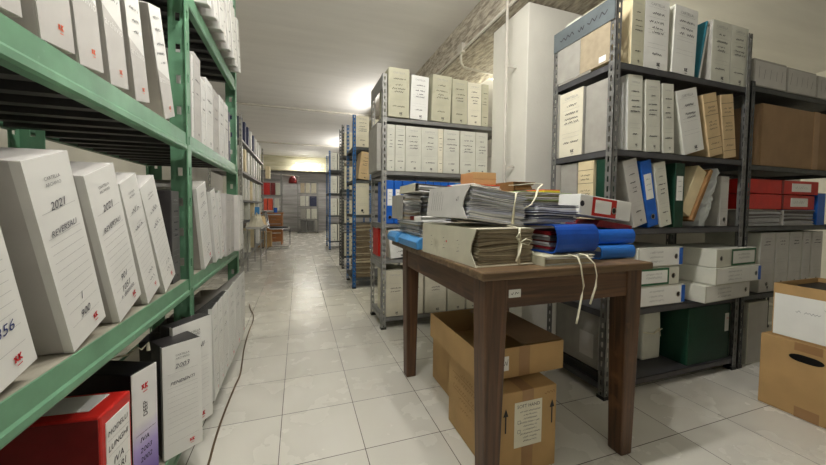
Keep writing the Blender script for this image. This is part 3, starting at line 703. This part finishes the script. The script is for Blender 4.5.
mb = MB().box(.13,.165,-.002,0,.17,.28,'paper'); mb.scribble(.148,.25,.03,.012,'logo_red',random.Random(2)); mb.build('spine_label', t)
t = thing('box_file', 'grey box on the bottom board beside the slotted post', 'box file', (1.50,1.28,.127)); MB().box(0,.12,0,.3,0,.29,'grey_card').build('case', t, .004); MB().box(-.001,0,.03,.12,.05,.18,'lightgrey_card').build('spine_label', t)
t = thing('plastic_tray', 'black flat tray on the bottom board under the grey box', 'tray', (1.495,1.265,.076)); MB().box(0,.16,0,.32,0,.042,'black_plastic').build('tub', t, .006); MB().box(-.004,.164,-.004,.324,.042,.050,'black_plastic').build('rim', t, .003)
# ------------------------------------------------------------------ dark unit further right
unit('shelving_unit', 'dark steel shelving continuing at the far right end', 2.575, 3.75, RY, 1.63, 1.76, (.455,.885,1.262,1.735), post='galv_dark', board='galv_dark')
for i,nm in enumerate(['nearest the white boxes','in the middle of its row','at the frame edge']):
    t = thing('box_file', 'long grey box lying on the top dark board '+nm, 'box file', (2.60+i*.345,1.225,1.736)); MB().box(0,.335,0,.3,0,.165-.006*i,'grey_card').build('case', t, .005)
    mb = MB(); rng = random.Random(i)
    mb.T = Matrix.Translation((.17,0,0)); mb.rect(-.16,.16,.008,.15,'lightgrey_card',-.001)
    for k in range(5): mb.line(-.13+k*.06+rng.uniform(-.01,.01), .05, -.12+k*.06, .12+rng.uniform(-.02,.01), .003, 'darkgrey_card', -.002)
    mb.build('spine_label', t)
t = thing('cardboard_box', 'brown cardboard box on the dark shelf under the lying files', 'box', (3.10,1.24,1.263)); MB().box(-.36,.44,.0,.32,0,.39,'cardboard_dark').build('carton', t, .006)
MB().box(.22,.29,-.0015,.322,0,.3915,'tape').build('packing_tape', t)
def lying_red(label, x, z, h, rz):
    t = thing('ring_binder', label, 'binder', (x,1.235,z+.001), rz); MB().box(-.40,.40,0,.3,0,h,'red_cover').build('cover', t, .004)
    mb = MB().box(.10,.31,-.0015,0,h*.2,h*.8,'paper'); rng = random.Random(hash_(label)); mb.T = Matrix.Translation((.2,0,0)); mb.scribble(0,h*.5,.14,h*.25,'faint_ink',rng); mb.build('spine_label', t)
    MB().box(-.012,.012,-.002,.0,0,h,'darkred_cover').build('hinge', t)
lying_red('red binder lying topmost in the dark shelf', 2.985, 1.09, .09, R(-1.5)); lying_red('red binder lying under another red one in the dark shelf', 2.99, .99, .095, R(1))
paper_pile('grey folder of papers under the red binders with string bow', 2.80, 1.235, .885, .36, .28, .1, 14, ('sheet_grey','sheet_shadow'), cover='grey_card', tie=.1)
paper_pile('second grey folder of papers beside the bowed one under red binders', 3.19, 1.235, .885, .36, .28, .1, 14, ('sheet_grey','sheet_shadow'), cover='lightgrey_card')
lever_file('blue binder standing at the end beside the red ones', 3.46, 1.235, .885, .1, 'blue_cover', h=.22, tagc=None, hole=False)
ws = [(2.78,2.93,'nearest the post'),(2.945,3.085,'second from the post'),(3.10,3.24,'third from the post'),(3.26,3.35,'behind the open carton'),(3.37,3.5,'at the row end')]
for a,b,nm in ws: archive_box('pale box file with finger hole in the dark unit '+nm, (a+b)/2, 1.235, .455, b-a, h=.385, d=.3, style='old', side='pale_card', paper='lightgrey_card', hole=True, o=dict(rows=(.85,.8)), name='box_file', cat='box file')
t = thing('box_file', 'tall grey white box on the floor under the dark shelf', 'box file', (2.76,1.235,0)); MB().box(-.07,.14,0,.3,0.001,.40,'pale_card').build('case', t, .004); MB().box(-.06,.13,-.001,0,.01,.39,'lightgrey_card').build('spine_label', t)
# ------------------------------------------------------------------ cartons on the floor at the right
def carton(label, x, y, z, w, d, h, rz=0, mt='cardboard', name='cardboard_box', ry=0, opened=False, th=.004, rx=0):
    t = thing(name, label, 'box', (x,y,z+.001), rz, rx=rx, ry=ry)
    if opened:
        mb = MB(); mb.box(0,w,0,d,0,th,mt).box(0,th,0,d,th,h,mt).box(w-th,w,0,d,th,h,mt).box(th,w-th,0,th,th,h,mt).box(th,w-th,d-th,d,th,h,mt); mb.build('carton', t)
    else: MB().box(0,w,0,d,0,h,mt).build('carton', t, .004)
    return t
t = carton('brown cardboard box with an oval hand hole on the floor', 2.25, .42, 0, .42, .56, .358)
mb = MB(); n = 20; vs = []
for k in range(n):
    q = 2*PI*k/n; vs.append((-.0015, .40+math.cos(q)*.045+(.012 if math.cos(q) > 0 else -.012), .285+math.sin(q)*.018))
mb.add(vs, [tuple(range(n))], 'black_plastic'); mb.build('hand_hole', t)
MB().box(-.0015,0,.35,.44,.318,.357,'tape').build('packing_tape', t); MB().box(-.0015,0,.35,.43,.0,.05,'tape').build('packing_tape', t)
t = carton('open carton with a white paper side on top of the floor box', 2.27, .45, .36, .40, .5, .262, mt='cardboard', opened=True)
mb = MB(); mb.box(-.0015,0,.0,.495,.008,.212,'paper'); mb.T = Matrix.Rotation(-PI/2, 4, 'Z')
rng = random.Random(5)
for u, v, w in ((-.30,.17,.06),(-.22,.17,.03),(-.38,.14,.08),(-.28,.13,.05),(-.2,.10,.04),(-.2,.03,.10)): mb.scribble(u, v, w, .012, 'faint_ink', rng, yy=-.003)
mb.build('paper_side', t)
MB().box(.01,.39,.01,.49,.006,.24,'black_plastic').build('dark_infill', t)  # black block filling the open carton almost to its rim
# ------------------------------------------------------------------ table
TT = .78
def table():
    t = thing('wooden_table', 'old dark wooden table loaded with tied files', 'table', (.56,.89,0))
    W, L = .735, 1.04
    mb = MB().box(-.012,W+.012,-.006,L+.01,TT-.028,TT,'walnut_top'); mb.build('tabletop', t, .005)
    for (x, y) in ((.055,.055),(W-.055,.055),(.055,L-.16),(W-.055,L-.16)):
        sx = .008 if x < .3 else -.008; sy = .008 if y < .3 else -.008
        hw = .042 if (x < .3 and y < .3) else .038
        rings = [(0,.029,.031),(TT-.15,hw,.04),(TT-.0285,hw,.04)]; vv = [(x+a*p,y+b*q,z) for z,p,q in rings for a,b in ((-1,-1),(1,-1),(1,1),(-1,1))]
        ff = [(3,2,1,0),(8,9,10,11)]+[(r*4+k, r*4+(k+1)%4, r*4+4+(k+1)%4, r*4+4+k) for r in (0,1) for k in range(4)]
        MB().add(vv, ff, 'walnut_z').build('leg', t, .006)
    zb, zt = TT-.13, TT-.0285
    MB().box(.09,W-.09,.022,.044,zb,zt,'walnut_x').build('apron', t, .002)
    MB().box(.09,W-.09,L-.145,-.123+L,zb,zt,'walnut_x').build('apron', t, .002)
    MB().box(.022,.044,.09,L-.20,zb,zt,'walnut_y').build('apron', t, .002)
    MB().box(W-.044,W-.022,.09,L-.20,zb,zt,'walnut_y').build('apron', t, .002)
    mb = MB().box(.105,.152,.0195,.0215,TT-.095,TT-.068,'paper'); mb.T = Matrix.Translation((.128,.0215,0)); mb.scribble(0,TT-.081,.03,.01,'ink',random.Random(1),yy=-.0025); mb.build('sticker', t)
table()
# ------------------------------------------------------------------ cartons under the table
t = carton('closed carton with a shipping label and arrows under the table', .655, .967, 0, .277, .365, .315)
mb = MB(); mb.rect(.086,.208,.105,.275,'cream_paper',-.0015); mb.text('SOFT HAND', .147,.258,.024,'ink',yy=-.0025,maxw=.10); rng = random.Random(8)
for k in range(9): mb.scribble(.155,.238-.014*k,.06 if k%3 else .09,.007,'ink',rng,yy=-.0025,lw=.0012)
for (u, v) in ((.10,.20),(.10,.165)): mb.line(u,v-.006,u+.012,v-.006,.0012,'ink'); mb.line(u,v+.006,u+.012,v+.006,.0012,'ink'); mb.line(u,v-.006,u,v+.006,.0012,'ink'); mb.line(u+.012,v-.006,u+.012,v+.006,.0012,'ink')
mb.build('shipping_label', t)
mb = MB()
for u in (.048,.254):
    mb.line(u,.17,u,.24,.006,'black_plastic',-.0022); mb.add([(u-.011,-.0024,.232),(u+.011,-.0024,.232),(u,-.0024,.262)], [(0,1,2)], 'black_plastic')
mb.scribble(.243,.292,.05,.014,'brown_ink',rng,yy=-.0022,lw=.0016)
mb.T = Matrix.Translation((-.0005,0,0)) @ Matrix.Rotation(-PI/2, 4, 'Z')
for v, w in ((.27,.1),(.235,.22),(.20,.24),(.165,.12),(.13,.1)): mb.scribble(-.20, v, w, .018, 'brown_ink', rng, yy=-.0015, lw=.0018)
mb.line(-.32,.255,-.06,.255,.002,'brown_ink',-.0015); mb.line(-.32,.185,-.06,.185,.002,'brown_ink',-.0015)
mb.build('printed_marks', t)
MB().box(.12,.17,-.001,.366,0,.316,'tape').build('packing_tape', t)
t = carton('low open carton tray lying across the closed one under the table', .63, 1.03, .334, .39, .47, .116, opened=True)
MB().prism([(.20,.1165),(.39,.1165),(.39,.1195),(.21,.1195)], 'y', .01, .44, 'cardboard_dark').build('flap', t)
mb = MB(); mb.box(.10,.128,-.0015,0,.03,.085,'paper'); mb.T = Matrix.Translation((.114,0,0)); mb.scribble(0,.06,.02,.03,'ink',rng,yy=-.002); mb.build('shipping_label', t)
MB().box(.175,.225,-.001,0,0,.116,'tape').build('packing_tape', t)
carton('small carton tucked behind the closed one under the table', .735, 1.37, 0, .24, .34, .33)
# ------------------------------------------------------------------ things on the table
def file_bundle(label, x, y, z, w, d, h, rz, ry, flapmat, mats, n, tiex=.75, seed=1):
    t = thing('tied_file', label, 'file', (x,y,z+.001), rz, ry=ry)
    rng = random.Random(seed); mb = MB(); mb.T = Matrix.Translation((.004,0,.003)); sheets(mb, w-.01, d-.02, h-.006, n, rng, mats, .007); mb.build('paper_sheets', t)
    c = .003
    mb = MB().box(-w/2,w/2*.96,-.014,d,0,c,flapmat); mb.box(-w/2,w/2*.90,-.008,d,h-c,h,flapmat); mb.prism([(-.014,0),(.022,h*.35),(.018,h*.6),(-.012,h),(d,h),(d,0)], 'x', -w/2-c, -w/2, flapmat); mb.build('cover', t)
    mb = MB(); mb.T = Matrix.Translation((-w/2-c,0,0)) @ Matrix.Rotation(-PI/2, 4, 'Z')
    rg = random.Random(seed)
    if seed == 1:
        for k in range(6): mb.line(-d*.86+k*.018, h*.2, -d*.86+k*.018, h*(.85-.1*(k%2)), .0018, 'mid_ink', -.001)
        mb.scribble(-d*.2, h*.6, .018, .02, 'ink', rg, yy=-.001)
    else:
        [mb.line(-d*f_-.006+.008*(m_%3), h*(.3+.1*m_), -d*f_+.012-.006*(m_%2), h*(.33+.1*m_), .002, 'mid_ink', -.001) for f_ in (.78,.52,.26) for m_ in range(4)]
        mb.rect(-d*.47,-d*.45,h*.5,h*.56,'logo_red',-.0012)
    mb.build('spine_writing', t)
    a = w/2; k = (tiex-.5)*w; y0 = -.012
    mb = MB(); mb.tube([(k,d*.5,h+.004),(k,.02,h+.005),(k,y0,h),(k-.004,y0-.004,h*.5),(k,y0,.004)], .0055, 'ribbon', 6, .35)
    if seed == 2:
        mb.tube([(k,y0-.006,h*.62),(k+.02,y0-.012,h*.72),(k+.045,y0-.012,h*.66),(k+.03,y0-.014,h*.55),(k,y0-.008,h*.6)], .004, 'ribbon', 6, .5)
        mb.tube([(k,y0-.008,h*.6),(k-.01,y0-.014,h*.35),(k-.025,y0-.016,h*.12)], .006, 'ribbon', 6, .4)
        mb.tube([(k,y0-.006,h*.6),(k-.02,y0-.01,h*.75),(k-.012,y0-.012,h*.9),(k,y0-.006,h*.7)], .004, 'ribbon', 6, .5)
    mb.build('ribbon', t, smooth=True)
    return t
file_bundle('grey folder of old papers tied with a bow at the near table corner', .70, .985, TT, .255, .43, .132, R(3), 0, 'beige_card', ('sheet_old','sheet_tan','sheet_brown','sheet_old','sheet_tan'), 46, .70, 2)
file_bundle('grey folder of white papers lying on top of the near corner bundle', .70, 1.05, TT+.149, .27, .31, .122, R(4), R(7), 'lightgrey_card', ('sheet_white','sheet_blue','sheet_grey','sheet_blue','sheet_white'), 44, .76, 1)
# left rear pile
lb = thing('plastic_folder', 'light blue plastic folder under the left table pile', 'folder', (.555,1.45,TT+.001), 0)
MB().prism([(-.02,0),(.25,0),(.25,.05),(-.005,.055),(-.026,.035)], 'y', 0, .30, 'lightblue_cover').build('cover', lb, .004); MB().box(.02,.245,.005,.29,.0505,.055,'sheet_white').build('paper_filling', lb)
lb = thing('plastic_folder', 'second light blue folder at the far left table corner', 'folder', (.55,1.76,TT+.001), 0)
MB().prism([(-.03,.004),(.22,0),(.22,.05),(-.02,.058),(-.036,.03)], 'y', 0, .17, 'lightblue_cover').build('cover', lb, .005); MB().box(.02,.215,.005,.165,.0505,.056,'sheet_white').build('paper_filling', lb)
paper_pile('low stack of worn papers on the light blue folders', .665, 1.52, TT+.062, .20, .36, .07, 16, ('sheet_old','sheet_grey','sheet_white','sheet_old'), jit=.012)
paper_pile('paper stack in a grey flap folder at the far left table corner', .60, 1.70, TT+.136, .11, .20, .135, 22, ('sheet_grey','sheet_white','sheet_white','sheet_old'), cover='grey_card', jit=.008)
paper_pile('heap of white crumpled printouts beside the grey flap folder', .72, 1.56, TT+.136, .12, .27, .13, 12, ('sheet_white','sheet_white','sheet_blue','sheet_white'), jit=.018)
paper_pile('white notebook jutting from the left table pile', .63, 1.47, TT+.134, .13, .085, .024, 6, ('sheet_white',), cover='paper', jit=.002, name='notebook', cat='notebook')
paper_pile('thin dark red notebook under the white one', .615, 1.60, TT+.118+.017, .07, .09, .02, 4, ('darkred_cover',), jit=.002, name='notebook', cat='notebook')
t = thing('file_folder', 'grey folder with ruled print lying on top of the left pile', 'folder', (.70,1.52,TT+.273), R(-4), ry=R(4))
MB().box(-.15,.13,0,.33,0,.003,'grey_card').box(-.15,.13,0,.33,.04,.043,'darkgrey_card').box(-.153,-.15,0,.33,0,.043,'beige_card').build('cover', t)
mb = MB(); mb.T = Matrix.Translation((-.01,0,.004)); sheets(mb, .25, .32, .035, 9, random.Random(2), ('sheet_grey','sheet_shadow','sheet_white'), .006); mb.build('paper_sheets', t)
# rear middle pile
paper_pile('tall pile of filed papers under the orange folder', .975, 1.66, TT, .26, .24, .305, 30, ('sheet_old','sheet_grey','sheet_tan'), jit=.01)
t = thing('file_folder', 'orange red folder on the rear table pile', 'folder', (.985,1.64,TT+.307), 0); MB().box(-.13,.14,0,.25,0,.004,'orange_cover').box(-.13,.14,0,.25,.026,.03,'orange_cover').box(-.13,-.127,0,.25,.004,.026,'orange_cover').build('cover', t); MB().box(-.12,.135,.004,.245,.005,.0255,'sheet_white').build('paper_filling', t)
t = carton('small plain tan carton on the orange folder', .965, 1.68, TT+.338, .155, .16, .075)
MB().box(.0,.155,-.001,0,.034,.037,'tape').build('packing_tape', t)
paper_pile('brown worn register with bulging leaves behind the near bundles', 1.195, 1.52, TT, .135, .24, .35, 26, ('sheet_brown','brown_cover','sheet_old'), cover='brown_cover', jit=.01, name='register_book', cat='register')
# right pile
paper_pile('flat stack of files carrying the paper pile in the table middle', 1.03, 1.25, TT, .36, .24, .135, 18, ('sheet_old','sheet_grey','sheet_tan'), jit=.01)
paper_pile('thick layer of white printouts under the pale green folders', 1.05, 1.255, TT+.137, .38, .22, .092, 22, ('sheet_white','sheet_blue','sheet_grey'), jit=.012)
paper_pile('pale green folders stuffed with papers in the table middle', 1.10, 1.25, TT+.231, .32, .2, .05, 14, ('palegreen_cover','sheet_white','sheet_old','palegreen_cover'), jit=.012, ry=R(1))
paper_pile('dark and white paper stack lying on the deep blue binder', .955, 1.02, TT+.150, .21, .18, .068, 20, ('sheet_white','sheet_blue','sheet_grey','sheet_grey','navy_cover'), jit=.012, ry=R(1))
paper_pile('loose cream sheets on top of the white paper bundle', .73, 1.17, TT+.285, .16, .15, .010, 4, ('cream_paper','sheet_white'), jit=.015, rz=R(12), ry=R(7))
t = thing('file_folder', 'thin yellow folder on the pale green ones', 'folder', (1.16,1.29,TT+.283), R(3)); MB().box(-.03,.07,0,.12,0,.010,'yellow_cover').box(-.03,.07,.0,.12,.010,.014,'orange_cover').build('cover', t)
def tubefile(label, x, y, z, L, d, h, mt, rz=0, papers=True):
    """a folder lying flat: bulging rounded front edge, open on its -x end"""
    t = thing('ring_binder', label, 'binder', (x,y,z+.001), rz)
    out = [(0,0)]+[(-math.cos(a)*h*.28, h/2+math.sin(a)*h/2) for a in [R(-80+20*i) for i in range(9)]]+[(0,h),(d,h*.92),(d,h*.92-.004),(.0,h-.004)]
    inn = [(-math.cos(a)*(h*.28-.004), h/2+math.sin(a)*(h/2-.004)) for a in [R(80-20*i) for i in range(9)]]+[(0,.004),(d,.004),(d,0)]
    mb = MB(); mb.prism([(p[0],p[1]) for p in out+inn], 'x', 0, L, mt); o = mb.build('cover', t, 0)
    if papers:
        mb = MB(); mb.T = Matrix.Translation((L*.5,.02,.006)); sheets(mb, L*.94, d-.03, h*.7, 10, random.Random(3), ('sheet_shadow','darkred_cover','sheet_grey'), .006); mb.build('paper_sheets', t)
    return t
tubefile('deep blue binder lying with its open end toward the bundles', .885, .965, TT+.037, .205, .20, .108, 'deepblue_cover', R(2))
tubefile('blue folder beside the deep blue binder, upper of two', 1.165, 1.02, TT+.056, .20, .20, .062, 'blue_cover', 0, False)
tubefile('sky blue folder, lower of the two at the table end', 1.145, .99, TT, .19, .20, .054, 'skyblue_cover', R(1), False)
paper_pile('thin folder of papers at the front edge of the table', .935, .925, TT, .22, .26, .034, 10, ('sheet_white','sheet_old','sheet_grey'), cover='greenbeige_card', jit=.006)
t = thing('file_folder', 'red folder sloping under the red framed box file', 'folder', (1.21,1.045,TT+.127), R(-2), ry=R(5)); MB().prism([(-.02,0),(.18,0),(.18,.02),(-.0,.032)], 'y', 0, .18, 'darkred_cover').build('cover', t, .002)
t = thing('box_file', 'white box file with a red frame on the right table pile', 'box file', (1.078,1.03,TT+.182), R(3), ry=R(6)); w, h, d = .31,.085,.11
MB().box(0,w,0,d,0,h,'white_card').build('case', t, .003)
mb = MB(); mb.rect(.07,.215,.004,h-.004,'red_cover',-.0012); mb.rect(.086,.182,.016,h-.014,'paper',-.002); mb.build('red_frame', t); ring_hole(t, .198, h*.42)
mb = MB(); mb.disc(.012, h*.55, .012, 'ink', -.002); mb.build('corner_mark', t)
# strings
def string(label, pts, r=.0045):
    tag(MB().tube(pts, r, 'ribbon', 6, .4).build('cotton_tape', smooth=True), label, 'string')
string('cotton tape with a wide end hanging over the table front edge', [(.94,.96,.818),(.933,.89,.816),(.932,.874,.79),(.938,.872,.75),(.945,.871,.715),(.936,.87,.68),(.93,.87,.65),(.918,.869,.60),(.914,.869,.585)])
string('cotton tape hanging shorter beside the wide ended one', [(1.0,.98,.82),(.985,.90,.817),(.995,.874,.79),(1.004,.872,.75),(1.0,.871,.71),(.985,.87,.675),(.975,.87,.648)])
string('loop of cotton tape across the middle of the table pile', [(.82,1.04,.985),(.845,1.03,1.0),(.865,1.03,1.03),(.90,1.06,1.065),(.96,1.12,1.075),(1.0,1.15,1.09),(.97,1.19,1.095),(.90,1.18,1.085),(.83,1.15,1.08)])
# ------------------------------------------------------------------ cable on the floor
pts = [(-.47,3.52),(-.44,3.35),(-.395,3.18),(-.375,3.0),(-.375,2.8),(-.37,2.6),(-.36,2.42),(-.34,2.2),(-.328,2.05),(-.335,1.9),(-.34,1.68),(-.337,1.5),(-.33,1.37),(-.33,1.2),(-.34,.9),(-.36,.6)]
def smoothp(p, k=4):
    o = []
    for i in range(len(p)-1):
        a, b, c, d = (p[max(0,i-1)], p[i], p[i+1], p[min(len(p)-1,i+2)])
        for s in range(k):
            t = s/k; o.append(tuple(.5*((2*b[j])+(-a[j]+c[j])*t+(2*a[j]-5*b[j]+4*c[j]-d[j])*t*t+(-a[j]+3*b[j]-3*c[j]+d[j])*t**3) for j in range(2)))
    return o+[p[-1]]
tag(MB().tube([(x,y,.0045) for x,y in smoothp(pts)], .0045, 'cable_rubber', 8).build('floor_cable', smooth=True), 'brown electric cable winding along the floor by the green shelves', 'cable')
# ------------------------------------------------------------------ far end of the aisle
unit('shelving_unit', 'grey metal shelving beyond the green one on the same side', -1.2, -.77, 5.2, 8.2, 2.3, (.2,.75,1.07,1.50,1.95), post='galv', board='board_light', pitch=.08)
rng = random.Random(21)
kinds = [('navy_cover','navy'),('white_card','white'),('pale_card','offwhite'),('cream_card','cream'),('pale_card','pale')]
spots = [(1.95,.33,[0,0,0,1,0,1,1,1]),(1.50,.36,[1,3,1,2,1,1,4,2]),(1.07,.34,[2,1,1,3,1,4,1,2]),(.75,.28,[1,2,3,1]),(.2,.36,[1,2,3,1])]
pw = ['at the near end','second along','third along','fourth along','fifth along','sixth along','seventh along','at the far end']; lv = ['topmost','second','third','fourth','lowest']
for li,(z,h,ks) in enumerate(spots):
    for j,k in enumerate(ks):
        y = 5.36+j*(2.7/len(ks)); w = .13
        archive_box('%s box on %s board of the grey aisle shelving %s' % (kinds[k][1], lv[li], pw[j] if j < len(ks)-1 else pw[-1]), -.79, y, z, w, h=h, d=.25, rz=PI/2, style='old', side=kinds[k][0], paper=kinds[k][0], o=dict(rows=(.6,)))
def bench():
    t = thing('side_table', 'low steel legged table heaped with papers past the green shelves', 'table', (-.75,5.32,0))
    MB().box(0,.22,0,.9,.63,.66,'lightgrey_card').build('tabletop', t, .003)
    for x in (.02,.20):
        for y in (.02,.88): MB().tube([(x,y,0),(x,y,.63)], .012, 'chrome', 8).build('leg', t)
    MB().tube([(.20,.02,.2),(.20,.88,.2)], .008, 'chrome', 8).build('stretcher', t)
bench()
def heap(label, x, y, z, w, d, h, mt, seed):
    rg = random.Random(seed); n = 9; vs = []; fs = []
    for i in range(n):
        for j in range(n):
            u, v = i/(n-1), j/(n-1); e = math.sin(PI*u)*math.sin(PI*v)
            vs.append((x+(u-.5)*w, y+(v-.5)*d, z+.004+min(1,e*1.8)*h*rg.uniform(.45,1.1)))
    b = len(vs)
    for i in range(n):
        for j in range(n):
            u, v = i/(n-1), j/(n-1); vs.append((x+(u-.5)*w, y+(v-.5)*d, z+.001))
    for i in range(n-1):
        for j in range(n-1): a = i*n+j; fs.append((a,a+n,a+n+1,a+1)); fs.append((b+a,b+a+1,b+a+n+1,b+a+n))
    tag(MB().add(vs, fs, mt).build('crumpled_paper'), label, 'papers')
heap('cream crumpled paper heap on the low steel table', -.64, 5.65, .661, .2, .55, .20, 'cream_paper', 1)
heap('tan crumpled wrapping beside the cream heap', -.60, 6.05, .661, .14, .25, .15, 'tan_card', 2)
archive_box('blue sided white box on the low steel table', -.64, 6.16, .66, .10, h=.30, d=.08, rz=PI/2, style='old', side='lightblue_cover', paper='white_card', o=dict(rows=()))
def desk():
    t = thing('wooden_desk', 'orange brown wooden desk at the end of the aisle', 'desk', (-1.35,8.75,0))
    MB().box(0,.97,0,.55,.78,.815,'desk_wood').build('desktop', t, .004)
    MB().box(.02,.05,.02,.53,0,.78,'desk_wood').box(.92,.95,.02,.53,0,.78,'desk_wood').build('side_panel', t)
    for k in range(3): 
        d = MB().box(.56,.92,.012,.03,.08+k*.23,.29+k*.23,'desk_wood').build('drawer', t, .003); MB().tube([(.68,.0,.19+k*.23),(.80,.0,.19+k*.23)], .006, 'chrome', 6).build('handle', d)
desk()
carton('brown carton on the floor before the desk', -1.05, 8.3, 0, .42, .34, .36)
paper_pile('white papers lying on the wooden desk', -.75, 8.82, .815, .3, .3, .05, 8, jit=.02)
t = thing('desk_cup', 'blue cup on the wooden desk', 'cup', (-.56,8.85,.815)); MB().lathe([(0,.0),(.04,0),(.045,.12),(.04,.12),(.036,.01)], (0,0,0.001), 'blue_cover').build('body', t)
def chair():
    t = thing('cantilever_chair', 'black chair on a bent chrome frame by the wooden desk', 'chair', (-.70,7.85,0))
    for y in (0,.40): MB().tube([(-.02,y,.84),(.04,y,.5),(.10,y,.46),(.46,y,.47),(.5,y,.44),(.5,y,.05),(.46,y,.012),(.02,y,.012)], .012, 'chrome', 8).build('frame', t, smooth=True)
    MB().tube([(.02,0,.012),(.02,.4,.012)], .012, 'chrome', 8).build('crossbar', t)
    MB().box(.05,.47,.01,.39,.475,.505,'seat_black').build('seat', t, .008); MB().taper((.02,.2,.56),(.012,.19),(-.03,.2,.86),(.012,.19),'seat_black').build('backrest', t, .006)
chair()
unit('shelving_unit', 'pale shelving with red and orange files behind the desk', -1.25, -.44, 9.6, 9.9, 1.95, (.45,.85,1.28,1.72), post='board_light', board='board_light', pitch=.1)
fx = [(-1.15,'pale_card','pale',1.28),(-1.03,'pale_card','cream white',1.28),(-.90,'red_cover','bright red',1.28),(-.80,'red_cover','second bright red',1.28),(-.67,'darkred_cover','dark red',1.28),(-.55,'pale_card','white end',1.28),
      (-1.15,'pale_card','pale lower',.85),(-1.0,'pale_card','plain lower',.85),(-.87,'orange_cover','orange lower',.85),(-.74,'orange_cover','second orange lower',.85),(-.58,'pale_card','white lower end',.85),(-1.1,'green_frame','green topped',1.72),(-.8,'cream_card','yellowish round topped',1.72)]
for x,c,nm,z in fx: archive_box(nm+' file on the pale shelving behind the desk', x, 9.615, z, .105, h=.33, d=.25, style='old', side=c, paper=c, o=dict(rows=()), name='box_file', cat='box file')
unit('shelving_unit', 'narrow free standing shelving at the centre of the far wall', -.05, .68, 12.3, 12.65, 1.95, (.08,.52,.98,1.45,1.88), post='board_light', board='board_light', pitch=.1)
fx = [(.08,.16,'sheet_old','dusty beige',1.45),(.26,.16,'beige_card','plain beige',1.45),(.47,.2,'beige_card','wide beige',1.45),(.08,.18,'pale_card','whitish',.98),(.24,.1,'pale_card','thin whitish',.98),(.45,.28,'navy_cover','wide navy',.98),(.09,.2,'grey_card','grey',.52),(.28,.14,'pale_card','pale narrow',.52),(.48,.22,'pale_card','pale wide',.52),(.10,.22,'darkgrey_card','dark low',.08),(.36,.24,'darkgrey_card','dark broad low',.08),(.57,.12,'grey_card','grey low',.08)]
for x,w,c,nm,z in fx: archive_box(nm+' file on the narrow far shelving', x+.05, 12.315, z, w*.85, h=.36, d=.28, style='old', side=c, paper=c, o=dict(rows=()), name='box_file', cat='box file')
t = thing('hanging_helmet', 'dark red rounded helmet hung at the top of the far shelving', 'helmet', (-.20,12.2,1.78)); MB().lathe([(.0,.26),(.07,.24),(.12,.17),(.14,.08),(.14,0),(.12,0)], (0,0,0), 'helmet_red').build('shell', t, smooth=True); MB().tube([(0,0,.25),(0,.2,.36)], .006, 'ink', 6).build('strap', t)
tag(MB().tube([(-1.1,12.15,2.1),(-.06,12.2,2.04),(.0,12.25,2.03),(.0,12.3,1.95)], .012, 'conduit', 6).build('wall_wire'), 'thin dark wire strung near the far shelving top', 'wire')

# ------------------------------------------------------------------ which things belong together
GN = {'archive box':'archive boxes','box file':'box files','folder':'file folders','binder':'lever arch binders','papers':'stacks of paper','box':'cardboard boxes','file':'tied paper files','light':'ceiling lights','shelving':'shelving units','string':'cotton tapes','notebook':'notebooks'}
def place_of(o):
    x, y, z = o.location
    if o['category'] in ('light','shelving'): return 'of the archive room'
    if o['category'] in ('string','notebook','file'): return 'on the wooden table'
    if x < -.2: 
        if y < 3.2: return 'on the green shelves, '+('lowest board' if z < .5 else 'waist board' if z < 1.1 else 'high board' if z < 1.7 else 'top board')
        return 'on the grey shelving along the aisle' if y < 9 else 'on the pale shelving behind the desk'
    if y > 11: return 'on the narrow far shelving'
    if y > 7: return 'on the farthest blue unit'
    if y > 4.6: return 'on the dark unit between the blue ones'
    if y > 3.3: return 'on the blue unit'
    if y > 2.3: return 'on the grey unit, '+('top board' if z > 1.6 else 'second board' if z > 1.2 else 'blue row' if z > .8 else 'low boards')
    if z < .75 and x < 1.4: return 'under the wooden table'
    if x < 1.45 and z > .7 and y > .5: return 'on the wooden table'
    if x > 2.56 and y > 1.1: return 'in the dark right unit'
    if y < 1.1: return 'on the floor by the right shelves'
    return 'in the right unit, '+('top board' if z > 1.6 else 'second board' if z > 1.2 else 'third board' if z > .8 else 'low boards')
bag = {}
for o in list(COL.objects):
    if o.parent is None and o.get('category') in GN: bag.setdefault(GN[o['category']]+' '+place_of(o), []).append(o)
for k, v in bag.items():
    if len(v) > 1:
        for o in v: o['group'] = k

# ------------------------------------------------------------------ world, camera
w = bpy.data.worlds.new('world'); scene.world = w; w.use_nodes = True
w.node_tree.nodes['Background'].inputs[0].default_value = (.9,.92,1,1); w.node_tree.nodes['Background'].inputs[1].default_value = .05
cd = bpy.data.cameras.new('camera'); cam = bpy.data.objects.new('camera', cd); COL.objects.link(cam)
yaw, pit, rol = .3231, .0413, .0088
f = Vector((math.sin(yaw)*math.cos(pit), math.cos(yaw)*math.cos(pit), -math.sin(pit))); r0 = Vector((math.cos(yaw), -math.sin(yaw), 0)); u0 = r0.cross(f)
rr = math.cos(rol)*r0+math.sin(rol)*u0; uu = -math.sin(rol)*r0+math.cos(rol)*u0
mw = Matrix(((rr.x,uu.x,-f.x,0),(rr.y,uu.y,-f.y,0),(rr.z,uu.z,-f.z,H),(0,0,0,1))); cam.matrix_world = mw
cd.sensor_width = 36; cd.lens = 324.53/826*36; cd.shift_x = .00673; cd.shift_y = -.01483; cd.clip_start = .02
scene.camera = cam
vs = scene.view_settings; vs.view_transform = 'Standard'; vs.look = 'None'; vs.exposure = 0.22; vs.gamma = 1; vs.use_curve_mapping = False
